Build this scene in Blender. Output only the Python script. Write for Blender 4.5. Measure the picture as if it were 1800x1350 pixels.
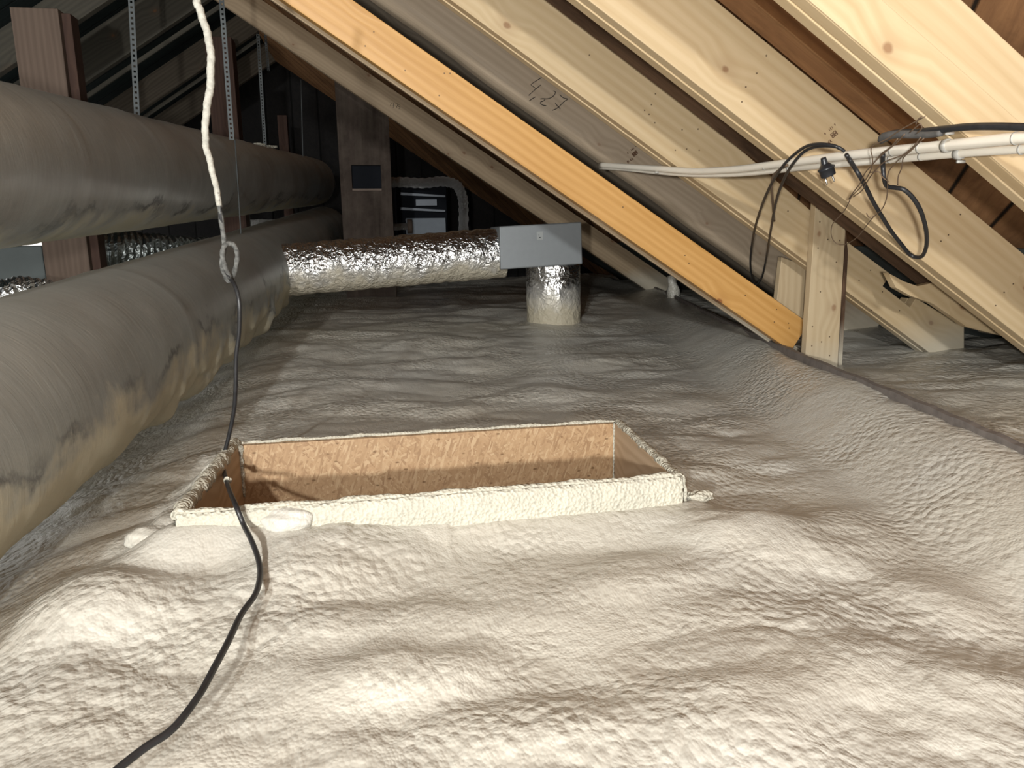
import bpy, bmesh, math, random
import numpy as np
from mathutils import Vector, Matrix

random.seed(7)
C = bpy.context.scene.collection
for o in list(bpy.data.objects):
    bpy.data.objects.remove(o)

# ------------------------------------------------------------------ camera
F = 1302.14                                   # focal length in px of a 1800 px wide frame
M = np.array([[0.9839894248, -0.1776300394, -0.0145732951],      # right
              [-0.0488486475, -0.1901529514, -0.9805384565],     # down
              [0.1714019296, 0.9655513576, -0.1957854805]])      # forward
cam_data = bpy.data.cameras.new('camera')
cam = bpy.data.objects.new('camera', cam_data)
C.objects.link(cam)
cam_data.sensor_width = 36
cam_data.lens = F / 1800 * 36
cam_data.clip_start = 0.02
cam.matrix_world = Matrix(((M[0][0], -M[1][0], -M[2][0], 0), (M[0][1], -M[1][1], -M[2][1], 0),
                           (M[0][2], -M[1][2], -M[2][2], 0), (0, 0, 0, 1)))
bpy.context.scene.camera = cam

# ------------------------------------------------------------------ light
sc = bpy.context.scene
sc.view_settings.view_transform = 'Standard'
sc.view_settings.look = 'None'
sc.view_settings.gamma = 1
sc.view_settings.exposure = 0.0
w = bpy.data.worlds.new('world'); sc.world = w
w.use_nodes = True
w.node_tree.nodes['Background'].inputs[0].default_value = (0.97, 0.96, 0.92, 1)
w.node_tree.nodes['Background'].inputs[1].default_value = 1.2


def lamp(name, kind, loc, power, colour, size, target=None):
    l = bpy.data.lights.new(name, kind); l.energy = power; l.color = colour
    if kind == 'AREA':
        l.shape = 'DISK'; l.size = size
    else:
        l.shadow_soft_size = size
    o = bpy.data.objects.new(name, l); C.objects.link(o); o.location = loc
    if target is not None:
        o.rotation_euler = (Vector(target) - Vector(loc)).to_track_quat('-Z', 'Y').to_euler()
    return o


lamp('work_lamp', 'POINT', (-1.50, -3.1, 1.30), 700, (0.98, 0.985, 0.96), 0.08)
fill_spot = lamp('rafter_fill', 'SPOT', (-0.50, -0.90, 0.0), 335, (1.0, 0.985, 0.94), 0.04, (0.28, 1.0, 0.92))  # added spot, lifts rafters and ducts while sparing the near foam
fill_spot.data.spot_size = math.radians(150); fill_spot.data.spot_blend = 1.0

# ------------------------------------------------------------------ geometry helpers
TH = 0.5808382
ST, CT = math.sin(TH), math.cos(TH)
DR, NR = Vector((CT, 0, -ST)), Vector((ST, 0, CT))       # right roof slope: downhill, outward
DL, NL = Vector((CT, 0, ST)), Vector((-ST, 0, CT))       # left roof slope: uphill, outward
EY = Vector((0, 1, 0))


def ray(x, y):
    return Vector(M.T @ np.array([x - 900, y - 675, F]))


def at_y(x, y, Y): d = ray(x, y); return d * (Y / d.y)
def at_z(x, y, Z): d = ray(x, y); return d * (Z / d.z)
def at_v(x, y, v): d = ray(x, y); return d * (v / d.dot(NR))


def setp(o, label=None, cat=None, group=None, kind=None):
    if label: o['label'] = label
    if cat: o['category'] = cat
    if group: o['group'] = group
    if kind: o['kind'] = kind
    return o


def mesh(name, verts, faces, mat, parent=None, smooth=False, loc=None, mw=None, recalc=True):
    me = bpy.data.meshes.new(name)
    me.from_pydata([tuple(v) for v in verts], [], faces)
    if recalc:
        bm = bmesh.new(); bm.from_mesh(me)
        bmesh.ops.recalc_face_normals(bm, faces=bm.faces)
        bm.to_mesh(me); bm.free()
    me.materials.append(mat)
    if smooth:
        me.polygons.foreach_set('use_smooth', [True] * len(me.polygons))
    o = bpy.data.objects.new(name, me); C.objects.link(o)
    if mw is not None: o.matrix_world = mw
    elif loc is not None: o.location = loc
    if parent is not None: attach(o, parent)
    return o


def attach(o, parent):
    mw = o.matrix_basis.copy()
    o.parent = parent
    pm = parent.matrix_basis.copy()
    if parent.parent: pm = parent.parent.matrix_basis @ pm
    o.matrix_basis = pm.inverted() @ mw


def empty(name, loc):
    o = bpy.data.objects.new(name, None); C.objects.link(o); o.location = loc
    o.empty_display_size = 0.1
    return o


def bevelled(verts, faces, width, seg=2):
    bm = bmesh.new()
    vs = [bm.verts.new(v) for v in verts]
    for f in faces: bm.faces.new([vs[i] for i in f])
    bmesh.ops.recalc_face_normals(bm, faces=bm.faces)
    if width > 0:
        bmesh.ops.bevel(bm, geom=list(bm.edges), offset=width, segments=seg, affect='EDGES', profile=0.5, clamp_overlap=True)
    bm.verts.index_update()
    V = [v.co.copy() for v in bm.verts]; Fc = [[v.index for v in f.verts] for f in bm.faces]
    bm.free()
    return V, Fc


def prism(name, poly, t, mat, origin, ex, ez, parent=None, bevel=0.002):
    """poly in (s, w) of the ex/ez plane, extruded t along ey = ez x ex"""
    n = len(poly)
    verts = [Vector((p[0], 0, p[1])) for p in poly] + [Vector((p[0], t, p[1])) for p in poly]
    faces = [list(range(n)), list(range(2 * n - 1, n - 1, -1))]
    for i in range(n):
        j = (i + 1) % n
        faces.append([i, i + n, j + n, j])
    V, Fc = bevelled(verts, faces, bevel)
    ey = ez.cross(ex)
    mw = Matrix(((ex.x, ey.x, ez.x, origin[0]), (ex.y, ey.y, ez.y, origin[1]), (ex.z, ey.z, ez.z, origin[2]), (0, 0, 0, 1)))
    return mesh(name, V, Fc, mat, parent, mw=mw)


def box(name, a, b, mat, parent=None, bevel=0.002, ex=Vector((1, 0, 0)), ez=Vector((0, 0, 1)), origin=None):
    """axis aligned box from corner a to corner b (world)"""
    a = Vector(a); b = Vector(b)
    return prism(name, [(0, 0), (b.x - a.x, 0), (b.x - a.x, b.z - a.z), (0, b.z - a.z)], b.y - a.y, mat, a, Vector((1, 0, 0)), Vector((0, 0, 1)), parent, bevel)


def smooth_path(pts, n=8):
    P = [Vector(p) for p in pts]
    P = [P[0] * 2 - P[1]] + P + [P[-1] * 2 - P[-2]]
    out = []
    for i in range(1, len(P) - 2):
        p0, p1, p2, p3 = P[i - 1], P[i], P[i + 1], P[i + 2]
        for k in range(n):
            t = k / n
            out.append(0.5 * ((2 * p1) + (p2 - p0) * t + (2 * p0 - 5 * p1 + 4 * p2 - p3) * t * t + (3 * p1 - p0 - 3 * p2 + p3) * t ** 3))
    out.append(P[-2])
    return out


def tube_data(path, rad, seg=12, caps=True):
    """rad: number or f(i, u, angle)"""
    n = len(path); V = []; Fc = []
    t = (path[1] - path[0]).normalized()
    up = Vector((0, 0, 1)) if abs(t.z) < 0.9 else Vector((0, 1, 0))
    u = (up - t * up.dot(t)).normalized()
    for i in range(n):
        tn = (path[min(i + 1, n - 1)] - path[max(i - 1, 0)])
        if tn.length > 1e-9: tn.normalize()
        else: tn = t
        u = (u - tn * u.dot(tn)).normalized(); v = tn.cross(u); t = tn
        for k in range(seg):
            a = 2 * math.pi * k / seg
            r = rad(i, i / (n - 1), a) if callable(rad) else rad
            V.append(path[i] + u * (math.cos(a) * r) + v * (math.sin(a) * r))
    for i in range(n - 1):
        for k in range(seg):
            k2 = (k + 1) % seg
            Fc.append([i * seg + k, i * seg + k2, (i + 1) * seg + k2, (i + 1) * seg + k])
    if caps:
        Fc.append(list(range(seg))[::-1]); Fc.append([(n - 1) * seg + k for k in range(seg)])
    return V, Fc


def tube(name, path, rad, mat, parent=None, seg=12):
    o0 = Vector(path[0])
    V, Fc = tube_data([Vector(p) for p in path], rad, seg)
    return mesh(name, [v - o0 for v in V], Fc, mat, parent, smooth=True, loc=o0)


def merge(parts):
    V = []; Fc = []
    for v, f in parts:
        b = len(V); V += list(v); Fc += [[i + b for i in q] for q in f]
    return V, Fc


# ------------------------------------------------------------------ numpy noise
rng = np.random.RandomState(11)
PERM = rng.permutation(256)
GR = rng.uniform(0, 2 * np.pi, 256)


def perlin(x, y, seed=0):
    xi = np.floor(x).astype(int); yi = np.floor(y).astype(int)
    xf = x - xi; yf = y - yi
    u = xf ** 3 * (xf * (xf * 6 - 15) + 10); v = yf ** 3 * (yf * (yf * 6 - 15) + 10)

    def g(ix, iy, dx, dy):
        h = GR[PERM[(PERM[(ix + seed * 37) & 255] + iy) & 255]]
        return np.cos(h) * dx + np.sin(h) * dy
    a = g(xi, yi, xf, yf); b = g(xi + 1, yi, xf - 1, yf)
    c = g(xi, yi + 1, xf, yf - 1); d = g(xi + 1, yi + 1, xf - 1, yf - 1)
    return ((a * (1 - u) + b * u) * (1 - v) + (c * (1 - u) + d * u) * v) * 1.5


# ------------------------------------------------------------------ materials
class NT:
    def __init__(s, name):
        s.m = bpy.data.materials.new(name); s.m.use_nodes = True
        s.t = s.m.node_tree; s.b = s.t.nodes['Principled BSDF']
        s.tc = s.t.nodes.new('ShaderNodeTexCoord')

    def n(s, typ, **kw):
        nd = s.t.nodes.new('ShaderNode' + typ)
        for k, v in kw.items():
            if k in nd.inputs: nd.inputs[k].default_value = v
            else: setattr(nd, k, v)
        return nd

    def l(s, a, b): s.t.links.new(a, b)

    def mapping(s, scale, src=None, rot=(0, 0, 0), rand=True):
        mp = s.n('Mapping'); mp.inputs['Scale'].default_value = scale; mp.inputs['Rotation'].default_value = rot
        s.l(src or s.tc.outputs['Object'], mp.inputs['Vector'])
        if rand:
            oi = s.n('ObjectInfo'); vm = s.n('VectorMath', operation='SCALE')
            cx = s.n('CombineXYZ'); s.l(oi.outputs['Random'], cx.inputs[0]); s.l(oi.outputs['Random'], cx.inputs[2])
            s.l(cx.outputs[0], vm.inputs[0]); vm.inputs['Scale'].default_value = 37.0
            s.l(vm.outputs[0], mp.inputs['Location'])
        return mp.outputs[0]

    def noise(s, vec, scale, detail=3, rough=0.5, dist=0.0):
        nd = s.n('TexNoise', Scale=scale, Detail=detail, Roughness=rough, Distortion=dist)
        s.l(vec, nd.inputs['Vector']); return nd.outputs['Fac']

    def vor(s, vec, scale, feature='F1', out='Distance', dims='3D', rnd=1.0, smooth=None):
        nd = s.n('TexVoronoi', voronoi_dimensions=dims, feature=feature)
        nd.inputs['Scale'].default_value = scale; nd.inputs['Randomness'].default_value = rnd
        if smooth is not None: nd.inputs['Smoothness'].default_value = smooth
        s.l(vec, nd.inputs['Vector']); return nd.outputs[out]

    def ramp(s, fac, stops, interp='LINEAR'):
        nd = s.n('ValToRGB'); s.l(fac, nd.inputs[0]); r = nd.color_ramp; r.interpolation = interp
        while len(r.elements) < len(stops): r.elements.new(0.5)
        for e, (p, c) in zip(r.elements, stops):
            e.position = p; e.color = (c if isinstance(c, tuple) else (c, c, c)) + (1,)
        return nd.outputs[0]

    def mix(s, fac, a, b, mode='MIX'):
        nd = s.n('Mix', data_type='RGBA', blend_type=mode)
        for sock, v in ((nd.inputs[0], fac), (nd.inputs[6], a), (nd.inputs[7], b)):
            if hasattr(v, 'links'): s.l(v, sock)
            elif isinstance(v, (int, float)): sock.default_value = v
            else: sock.default_value = tuple(v) + (1,)
        return nd.outputs[2]

    def math(s, op, a, b=0.0, clamp=False):
        nd = s.n('Math', operation=op, use_clamp=clamp)
        for sock, v in ((nd.inputs[0], a), (nd.inputs[1], b)):
            if hasattr(v, 'links'): s.l(v, sock)
            else: sock.default_value = v
        return nd.outputs[0]

    def bump(s, h, strength, dist, normal=None):
        nd = s.n('Bump', Strength=strength, Distance=dist); s.l(h, nd.inputs['Height'])
        if normal: s.l(normal, nd.inputs['Normal'])
        return nd.outputs[0]

    def world_z(s):
        g = s.n('NewGeometry'); sp = s.n('SeparateXYZ'); s.l(g.outputs['Position'], sp.inputs[0]); return g, sp.outputs

    def done(s, col, rough=0.6, normal=None, metal=0.0, spec=0.5):
        for key, v in (('Base Color', col), ('Roughness', rough), ('Metallic', metal), ('Specular IOR Level', spec)):
            if hasattr(v, 'links'): s.l(v, s.b.inputs[key])
            elif isinstance(v, (int, float)): s.b.inputs[key].default_value = v
            else: s.b.inputs[key].default_value = tuple(v) + (1,)
        if normal: s.l(normal, s.b.inputs['Normal'])
        return s.m


FOAM = (0.66, 0.60, 0.47)


def wood(name, c1, c2, knot=(0.20, 0.09, 0.04), rough=0.55, knots=1.0, spray_z=-0.42, grain=1.0, dirt=0.0, spec=0.35, knot_scale=4.5):
    n = NT(name)
    v = n.mapping((1, 1, 1))
    # knots on the face plane, grain bends around them
    s0_ = n.n('SeparateXYZ'); n.l(v, s0_.inputs[0])
    vk = n.n('CombineXYZ'); n.l(n.math('MULTIPLY', s0_.outputs[0], 0.75), vk.inputs[0]); n.l(s0_.outputs[2], vk.inputs[1])
    kv = n.n('TexVoronoi', voronoi_dimensions='2D'); kv.inputs['Scale'].default_value = knot_scale; n.l(vk.outputs[0], kv.inputs['Vector'])
    kc = n.n('SeparateColor'); n.l(kv.outputs['Color'], kc.inputs[0])
    kd = n.math('ADD', kv.outputs['Distance'], n.ramp(kc.outputs[0], [(0.50, 0.0), (0.52, 1.0)]))
    kd = n.math('ADD', kd, n.math('MULTIPLY', kc.outputs[1], 0.025))
    bend = n.ramp(kd, [(0.0, 1.0), (0.35, 0.0)])
    sep = n.n('SeparateXYZ'); n.l(v, sep.inputs[0])
    comb = n.n('CombineXYZ'); n.l(sep.outputs[0], comb.inputs[0]); n.l(sep.outputs[1], comb.inputs[1])
    n.l(n.math('ADD', sep.outputs[2], n.math('MULTIPLY', bend, 0.035)), comb.inputs[2])
    vs = n.n('Mapping'); vs.inputs['Scale'].default_value = (0.9, 14, 14); n.l(comb.outputs[0], vs.inputs['Vector'])
    g1 = n.noise(vs.outputs[0], 1.6, 4, 0.55, 0.4)
    vs2 = n.n('Mapping'); vs2.inputs['Scale'].default_value = (1.2, 60, 60); n.l(comb.outputs[0], vs2.inputs['Vector'])
    g2 = n.noise(vs2.outputs[0], 2.2, 3, 0.6)
    wv = n.n('TexWave', wave_type='BANDS', bands_direction='Z', Scale=11.0, Distortion=7.0, Detail=2.0)
    wv.inputs['Detail Scale'].default_value = 0.8
    vw = n.n('Mapping'); vw.inputs['Scale'].default_value = (0.12, 0.6, 1); n.l(comb.outputs[0], vw.inputs['Vector']); n.l(vw.outputs[0], wv.inputs['Vector'])
    f = n.math('ADD', n.math('MULTIPLY', g1, 0.55), n.math('ADD', n.math('MULTIPLY', g2, 0.25 * grain), n.math('MULTIPLY', wv.outputs['Fac'], 0.20 * grain)))
    col = n.mix(n.ramp(f, [(0.32, 0.0), (0.72, 1.0)]), c1, c2)
    if dirt > 0:
        dn = n.noise(n.mapping((1.5, 3, 3)), 3.0, 6, 0.65)
        col = n.mix(n.math('MULTIPLY', n.ramp(dn, [(0.45, 0.0), (0.68, 1.0)]), dirt), col, tuple(x * 0.35 for x in c2))
    if knots > 0:
        halo = n.math('MULTIPLY', n.ramp(kd, [(0.05, 1.0), (0.20, 0.0)]), 0.38 * knots)
        col = n.mix(halo, col, tuple(0.5 * a + 0.5 * b for a, b in zip(c2, knot)))
        kn = n.noise(v, 60.0, 2)
        core = n.math('MULTIPLY', n.ramp(n.math('ADD', kd, n.math('MULTIPLY', kn, 0.02)), [(0.045, 1.0), (0.07, 0.0)]), knots * 0.85)
        col = n.mix(core, col, knot)
    # spray foam overspray near the floor, a real coat of dirt
    g, pz = n.world_z()
    zz = n.math('ADD', pz[2], n.math('MULTIPLY', n.noise(g.outputs['Position'], 5.0, 4), 0.16))
    mr = n.n('MapRange', clamp=True); mr.inputs['From Min'].default_value = spray_z + 0.14; mr.inputs['From Max'].default_value = spray_z + 0.02
    n.l(zz, mr.inputs['Value'])
    col = n.mix(n.math('MULTIPLY', mr.outputs[0], 0.85), col, (0.50, 0.46, 0.37))
    bmp = n.bump(f, 0.25, 0.002)
    return n.done(col, rough, bmp, 0.0, spec)


M_pale = wood('pale_planed_spruce', (0.55, 0.425, 0.262), (0.46, 0.335, 0.188), knots=0.8, spray_z=-0.40)
M_orange = wood('orange_glazed_spruce', (0.58, 0.325, 0.11), (0.46, 0.235, 0.062), knot=(0.22, 0.07, 0.02), rough=0.38, spray_z=-0.62, spec=0.5)
M_greywood = wood('grey_round_spruce', (0.40, 0.32, 0.235), (0.31, 0.245, 0.175), knots=0.5, rough=0.6)
M_back = wood('weathered_spruce', (0.40, 0.30, 0.19), (0.31, 0.225, 0.14), knots=0.9, spray_z=-0.34)
M_old = wood('old_brown_timber', (0.15, 0.090, 0.055), (0.075, 0.044, 0.028), knots=0.3, rough=0.85, dirt=0.8, grain=1.5, spec=0.15)
M_oldlight = wood('old_rough_sawn_timber', (0.40, 0.22, 0.10), (0.22, 0.11, 0.05), knots=0.4, rough=0.8, dirt=0.6, grain=1.4, spec=0.15)
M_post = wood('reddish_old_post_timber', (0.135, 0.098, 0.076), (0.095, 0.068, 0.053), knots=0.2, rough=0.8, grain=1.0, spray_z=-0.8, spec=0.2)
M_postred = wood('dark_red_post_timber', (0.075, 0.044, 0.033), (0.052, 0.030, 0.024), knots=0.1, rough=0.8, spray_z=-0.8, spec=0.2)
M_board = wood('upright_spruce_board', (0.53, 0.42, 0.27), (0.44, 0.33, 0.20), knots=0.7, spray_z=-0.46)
M_darkraf = wood('shade_toned_rafter_timber', (0.13, 0.11, 0.085), (0.085, 0.07, 0.055), knots=0.2, rough=0.85, spec=0.1)  # dark tone stands in for shade in the gap above the orange brace
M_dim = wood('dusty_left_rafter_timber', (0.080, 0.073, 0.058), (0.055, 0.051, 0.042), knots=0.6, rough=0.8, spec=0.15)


def plain(name, col, rough=0.5, metal=0.0, var=0.15, scale=8.0, bump=0.0, spec=0.5):
    n = NT(name)
    v = n.mapping((1, 1, 1))
    f = n.noise(v, scale, 5, 0.6)
    c = n.mix(n.ramp(f, [(0.3, 0.0), (0.7, 1.0)]), col, tuple(x * (1 - var) for x in col))
    nm = n.bump(f, bump, 0.004) if bump else None
    return n.done(c, rough, nm, metal, spec)


M_black = plain('black_cable_rubber', (0.022, 0.022, 0.024), 0.42, var=0.4, scale=60)
M_plug = plain('black_plug_plastic', (0.018, 0.020, 0.024), 0.35)
M_pin = plain('nickel_plug_pin', (0.75, 0.74, 0.70), 0.25, 1.0)
M_white = plain('cream_conduit_plastic', (0.74, 0.69, 0.60), 0.38, var=0.06, scale=20)
M_clip = plain('grey_clip_plastic', (0.42, 0.41, 0.38), 0.5)
M_wire = plain('brown_dusty_wire', (0.16, 0.105, 0.065), 0.7, var=0.3)
M_steel = plain('galvanised_strip', (0.13, 0.145, 0.15), 0.7, 0.1, var=0.2)
M_dullfoil = plain('dusty_grey_sheet', (0.085, 0.10, 0.10), 0.6, 0.2)
M_unit = plain('dark_blue_unit_panel', (0.010, 0.012, 0.017), 0.7, 0.0, spec=0.1)
M_rail = plain('pale_steel_rail', (0.16, 0.18, 0.21), 0.45, 0.3)
M_panelblue = plain('pale_blue_panel', (0.27, 0.31, 0.36), 0.6)
M_collar = plain('brown_collar', (0.20, 0.15, 0.12), 0.7)
M_screw = plain('dark_screw_head', (0.10, 0.06, 0.035), 0.5, 0.3)
M_ink = plain('pencil_line', (0.035, 0.028, 0.024), 0.8)
M_stamp = plain('brown_ink_stamp', (0.13, 0.065, 0.035), 0.8)
M_membrane = plain('dark_roof_membrane', (0.055, 0.065, 0.062), 0.75, var=0.5, scale=5, bump=0.4)
M_sticker = plain('grey_label_sticker', (0.40, 0.42, 0.42), 0.6)
M_boxm = plain('galvanised_box_sheet', (0.27, 0.29, 0.305), 0.50, 0.3, var=0.06, scale=30)
M_ridge = M_old


def foam_mat():
    n = NT('cream_spray_foam')
    g = n.n('NewGeometry'); pos = g.outputs['Position']
    mp = n.n('Mapping'); mp.inputs['Scale'].default_value = (1, 0.80, 1.0); n.l(pos, mp.inputs['Vector'])
    warp = n.n('TexNoise', Scale=7.0, Detail=2.0); n.l(mp.outputs[0], warp.inputs['Vector'])
    wv = n.n('VectorMath', operation='MULTIPLY_ADD'); n.l(warp.outputs['Color'], wv.inputs[0]); wv.inputs[1].default_value = (0.05, 0.05, 0.05); n.l(mp.outputs[0], wv.inputs[2])
    p = wv.outputs[0]
    v1 = n.vor(p, 62, 'SMOOTH_F1', smooth=0.25)
    v2 = n.vor(p, 190, 'SMOOTH_F1', smooth=0.3)
    amp = n.ramp(n.noise(pos, 3.2, 3), [(0.36, 0.10), (0.62, 1.0)])
    h = n.math('ADD', n.math('MULTIPLY', n.math('MULTIPLY', v1, amp), -0.0085), n.math('MULTIPLY', v2, -0.0016))
    h = n.math('ADD', h, n.math('MULTIPLY', n.noise(p, 22, 2, 0.5), 0.005))
    bmp = n.bump(h, 0.55, 1.0)
    big = n.noise(pos, 1.1, 3, 0.5)
    c = n.mix(n.ramp(big, [(0.35, 0.0), (0.65, 1.0)]), (0.53, 0.508, 0.445), (0.51, 0.50, 0.46))
    pk = n.noise(pos, 4.0, 4, 0.6)
    c = n.mix(n.math('MULTIPLY', n.ramp(pk, [(0.45, 0.0), (0.7, 1.0)]), 0.5), c, (0.46, 0.425, 0.36))
    r = n.ramp(n.noise(pos, 9, 3), [(0.3, 0.27), (0.7, 0.42)])
    return n.done(c, r, bmp, 0.0, 0.55)


M_foam = foam_mat()


def crust_mat():
    n = NT('rough_foam_crust')
    v = n.mapping((1, 1, 1), rand=False)
    h = n.math('ADD', n.vor(v, 140, 'SMOOTH_F1', smooth=0.3), n.math('MULTIPLY', n.noise(v, 60, 3), 0.8))
    c = n.mix(n.ramp(n.noise(v, 12, 4), [(0.35, 0.0), (0.65, 1.0)]), (0.50, 0.475, 0.39), (0.44, 0.42, 0.35))
    return n.done(c, 0.6, n.bump(h, 0.75, 0.006), 0.0, 0.4)


M_crust = crust_mat()


def osb_mat():
    n = NT('oriented_strand_board')
    v = n.mapping((1, 1, 1))
    col = None
    for k, (rot, sc_) in enumerate(((0.35, (30, 30, 190)), (-0.85, (34, 30, 170)), (1.25, (40, 30, 210)))):
        mp = n.n('Mapping'); mp.inputs['Rotation'].default_value = (0, rot, 0); n.l(v, mp.inputs['Vector'])
        ms = n.n('Mapping'); ms.inputs['Scale'].default_value = sc_; ms.inputs['Location'].default_value = (k * 3.1, k, k * 7.7); n.l(mp.outputs[0], ms.inputs['Vector'])
        nd = n.n('TexVoronoi'); nd.inputs['Scale'].default_value = 1.0; n.l(ms.outputs[0], nd.inputs['Vector'])
        sp = n.n('SeparateColor'); n.l(nd.outputs['Color'], sp.inputs[0])
        layer = n.ramp(sp.outputs[0], [(0.0, (0.27, 0.165, 0.09)), (0.3, (0.35, 0.225, 0.125)), (0.7, (0.40, 0.265, 0.15)), (1.0, (0.48, 0.345, 0.21))])
        if col is None: col = layer; hh = sp.outputs[0]
        else: col = n.mix(n.ramp(sp.outputs[1], [(0.48, 0.0), (0.52, 1.0)]), col, layer)
    fl = n.n('Mapping'); fl.inputs['Scale'].default_value = (45, 30, 90); fl.inputs['Rotation'].default_value = (0, 0.8, 0); n.l(v, fl.inputs['Vector'])
    nd = n.n('TexVoronoi'); nd.inputs['Scale'].default_value = 1.0; n.l(fl.outputs[0], nd.inputs['Vector'])
    sp = n.n('SeparateColor'); n.l(nd.outputs['Color'], sp.inputs[0])
    fleck = n.math('MULTIPLY', n.ramp(sp.outputs[2], [(0.86, 0.0), (0.88, 1.0)]), n.ramp(nd.outputs['Distance'], [(0.18, 1.0), (0.32, 0.0)]))
    col = n.mix(n.math('MULTIPLY', fleck, 0.8), col, (0.10, 0.05, 0.02))
    ww = n.noise(n.mapping((3, 3, 60)), 3, 3)
    col = n.mix(n.math('MULTIPLY', ww, 0.25), col, (0.42, 0.25, 0.11))
    return n.done(col, 0.5, n.bump(hh, 0.3, 0.002), 0.0, 0.4)


M_osb = osb_mat()
M_ply = wood('foam_dusted_board', (0.50, 0.37, 0.25), (0.40, 0.285, 0.18), knots=0.0, grain=1.4, spray_z=-2)


def foil_mat(name, scale=9.0, strength=1.0, spray=0.0, spray_lo=-0.55, spray_hi=-0.40, rough=0.24, col=(0.78, 0.78, 0.78), under=0.0):
    n = NT(name)
    v = n.mapping((1, 1, 1))
    w1 = n.n('TexNoise', Scale=scale, Detail=3.0); n.l(v, w1.inputs['Vector'])
    wv = n.n('VectorMath', operation='MULTIPLY_ADD'); n.l(w1.outputs['Color'], wv.inputs[0]); wv.inputs[1].default_value = (0.12,) * 3; n.l(v, wv.inputs[2])
    a = n.vor(wv.outputs[0], scale * 2.2); b = n.vor(wv.outputs[0], scale * 5.0, out='Distance')
    h = n.math('ADD', n.math('MULTIPLY', a, 1.0), n.math('MULTIPLY', b, 0.45))
    h = n.math('ADD', h, n.math('MULTIPLY', n.noise(wv.outputs[0], scale * 10, 3), 0.25))
    bmp = n.bump(h, strength, 0.012)
    g, pz = n.world_z()
    mr = n.n('MapRange', clamp=True); mr.inputs['From Min'].default_value = spray_hi; mr.inputs['From Max'].default_value = spray_lo
    n.l(n.math('ADD', pz[2], n.math('MULTIPLY', n.math('SUBTRACT', n.noise(g.outputs['Position'], 11, 5, 0.7), 0.5), 0.22)), mr.inputs['Value'])
    s = n.math('MULTIPLY', mr.outputs[0], spray, clamp=True)
    nz = n.n('SeparateXYZ'); n.l(g.outputs['Normal'], nz.inputs[0])
    un = n.math('MULTIPLY', n.ramp(n.math('ADD', n.math('MULTIPLY', nz.outputs[2], -0.5), n.noise(g.outputs['Position'], 7, 4)), [(0.52, 0.0), (0.85, 1.0)]), under)
    s = n.math('MAXIMUM', s, un)
    c = n.mix(s, col, (0.50, 0.45, 0.34))
    met = n.math('SUBTRACT', 1.0, s)
    r = n.math('ADD', n.math('MULTIPLY', s, 0.4), rough)
    return n.done(c, r, bmp, met, 0.5)


M_foil = foil_mat('crinkled_foil', 13.0, 0.75, rough=0.26, under=0.9)
M_foilpipe = foil_mat('foil_pipe', 10.0, 0.6, spray=1.0, spray_lo=-0.46, spray_hi=-0.28)
M_flex = foil_mat('bright_flex_foil', 30.0, 1.0, rough=0.30)
M_foildark = foil_mat('dusty_foil', 9.0, 0.7, rough=0.33, col=(0.30, 0.33, 0.33))


def duct_mat(name, spray_bias, col1, col2, patch=0.5, metal=0.5, rlo=0.40):
    n = NT(name)
    v = n.mapping((1, 1, 1), rand=False)
    g = n.n('NewGeometry'); nz = n.n('SeparateXYZ'); n.l(g.outputs['Normal'], nz.inputs[0])
    # streaks that run around the duct (local x is the duct axis)
    m1 = n.n('Mapping'); m1.inputs['Scale'].default_value = (26, 2.6, 2.6); m1.inputs['Rotation'].default_value = (0.1, 0.25, 0.30); n.l(v, m1.inputs['Vector'])
    st = n.noise(m1.outputs[0], 2.0, 5, 0.65, 0.8)
    bl = n.noise(v, 3.2, 5, 0.62, 0.6)
    fine = n.noise(v, 26, 4, 0.7)
    c = n.mix(n.ramp(n.math('ADD', n.math('MULTIPLY', st, 0.4), n.math('MULTIPLY', bl, 0.6)), [(0.36, 0.0), (0.64, 1.0)]), col1, col2)
    c = n.mix(n.math('MULTIPLY', n.ramp(n.noise(v, 1.7, 4), [(0.48, 0.0), (0.66, 1.0)]), patch), c, (0.30, 0.24, 0.20))
    # sparse scratches
    m3 = n.n('Mapping'); m3.inputs['Scale'].default_value = (55, 5, 5); m3.inputs['Rotation'].default_value = (0, 0.4, 0.5); n.l(v, m3.inputs['Vector'])
    sc1 = n.ramp(n.noise(m3.outputs[0], 2.0, 4, 0.6), [(0.69, 0.0), (0.73, 1.0)])
    c = n.mix(n.math('MULTIPLY', sc1, 0.55), c, (0.66, 0.63, 0.56))
    # dark scuffed patches where the cover is bare, then cream overspray below
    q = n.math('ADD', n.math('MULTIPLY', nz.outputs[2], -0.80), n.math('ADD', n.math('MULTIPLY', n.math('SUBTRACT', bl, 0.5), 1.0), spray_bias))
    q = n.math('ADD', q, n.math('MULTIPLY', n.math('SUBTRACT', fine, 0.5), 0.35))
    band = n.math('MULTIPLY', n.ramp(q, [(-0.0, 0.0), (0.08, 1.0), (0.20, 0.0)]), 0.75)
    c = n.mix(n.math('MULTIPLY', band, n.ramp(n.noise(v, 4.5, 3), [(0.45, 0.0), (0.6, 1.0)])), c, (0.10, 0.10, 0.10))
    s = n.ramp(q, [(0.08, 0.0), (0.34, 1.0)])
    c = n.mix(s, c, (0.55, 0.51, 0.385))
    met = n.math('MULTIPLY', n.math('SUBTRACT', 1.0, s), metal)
    r = n.math('ADD', n.ramp(bl, [(0.3, rlo), (0.7, rlo + 0.12)]), n.math('MULTIPLY', s, 0.15))
    h = n.math('ADD', n.math('MULTIPLY', st, 0.6), n.math('ADD', bl, n.math('MULTIPLY', fine, 0.25)))
    return n.done(c, r, n.bump(h, 0.16, 0.010), met, 0.4)


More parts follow.
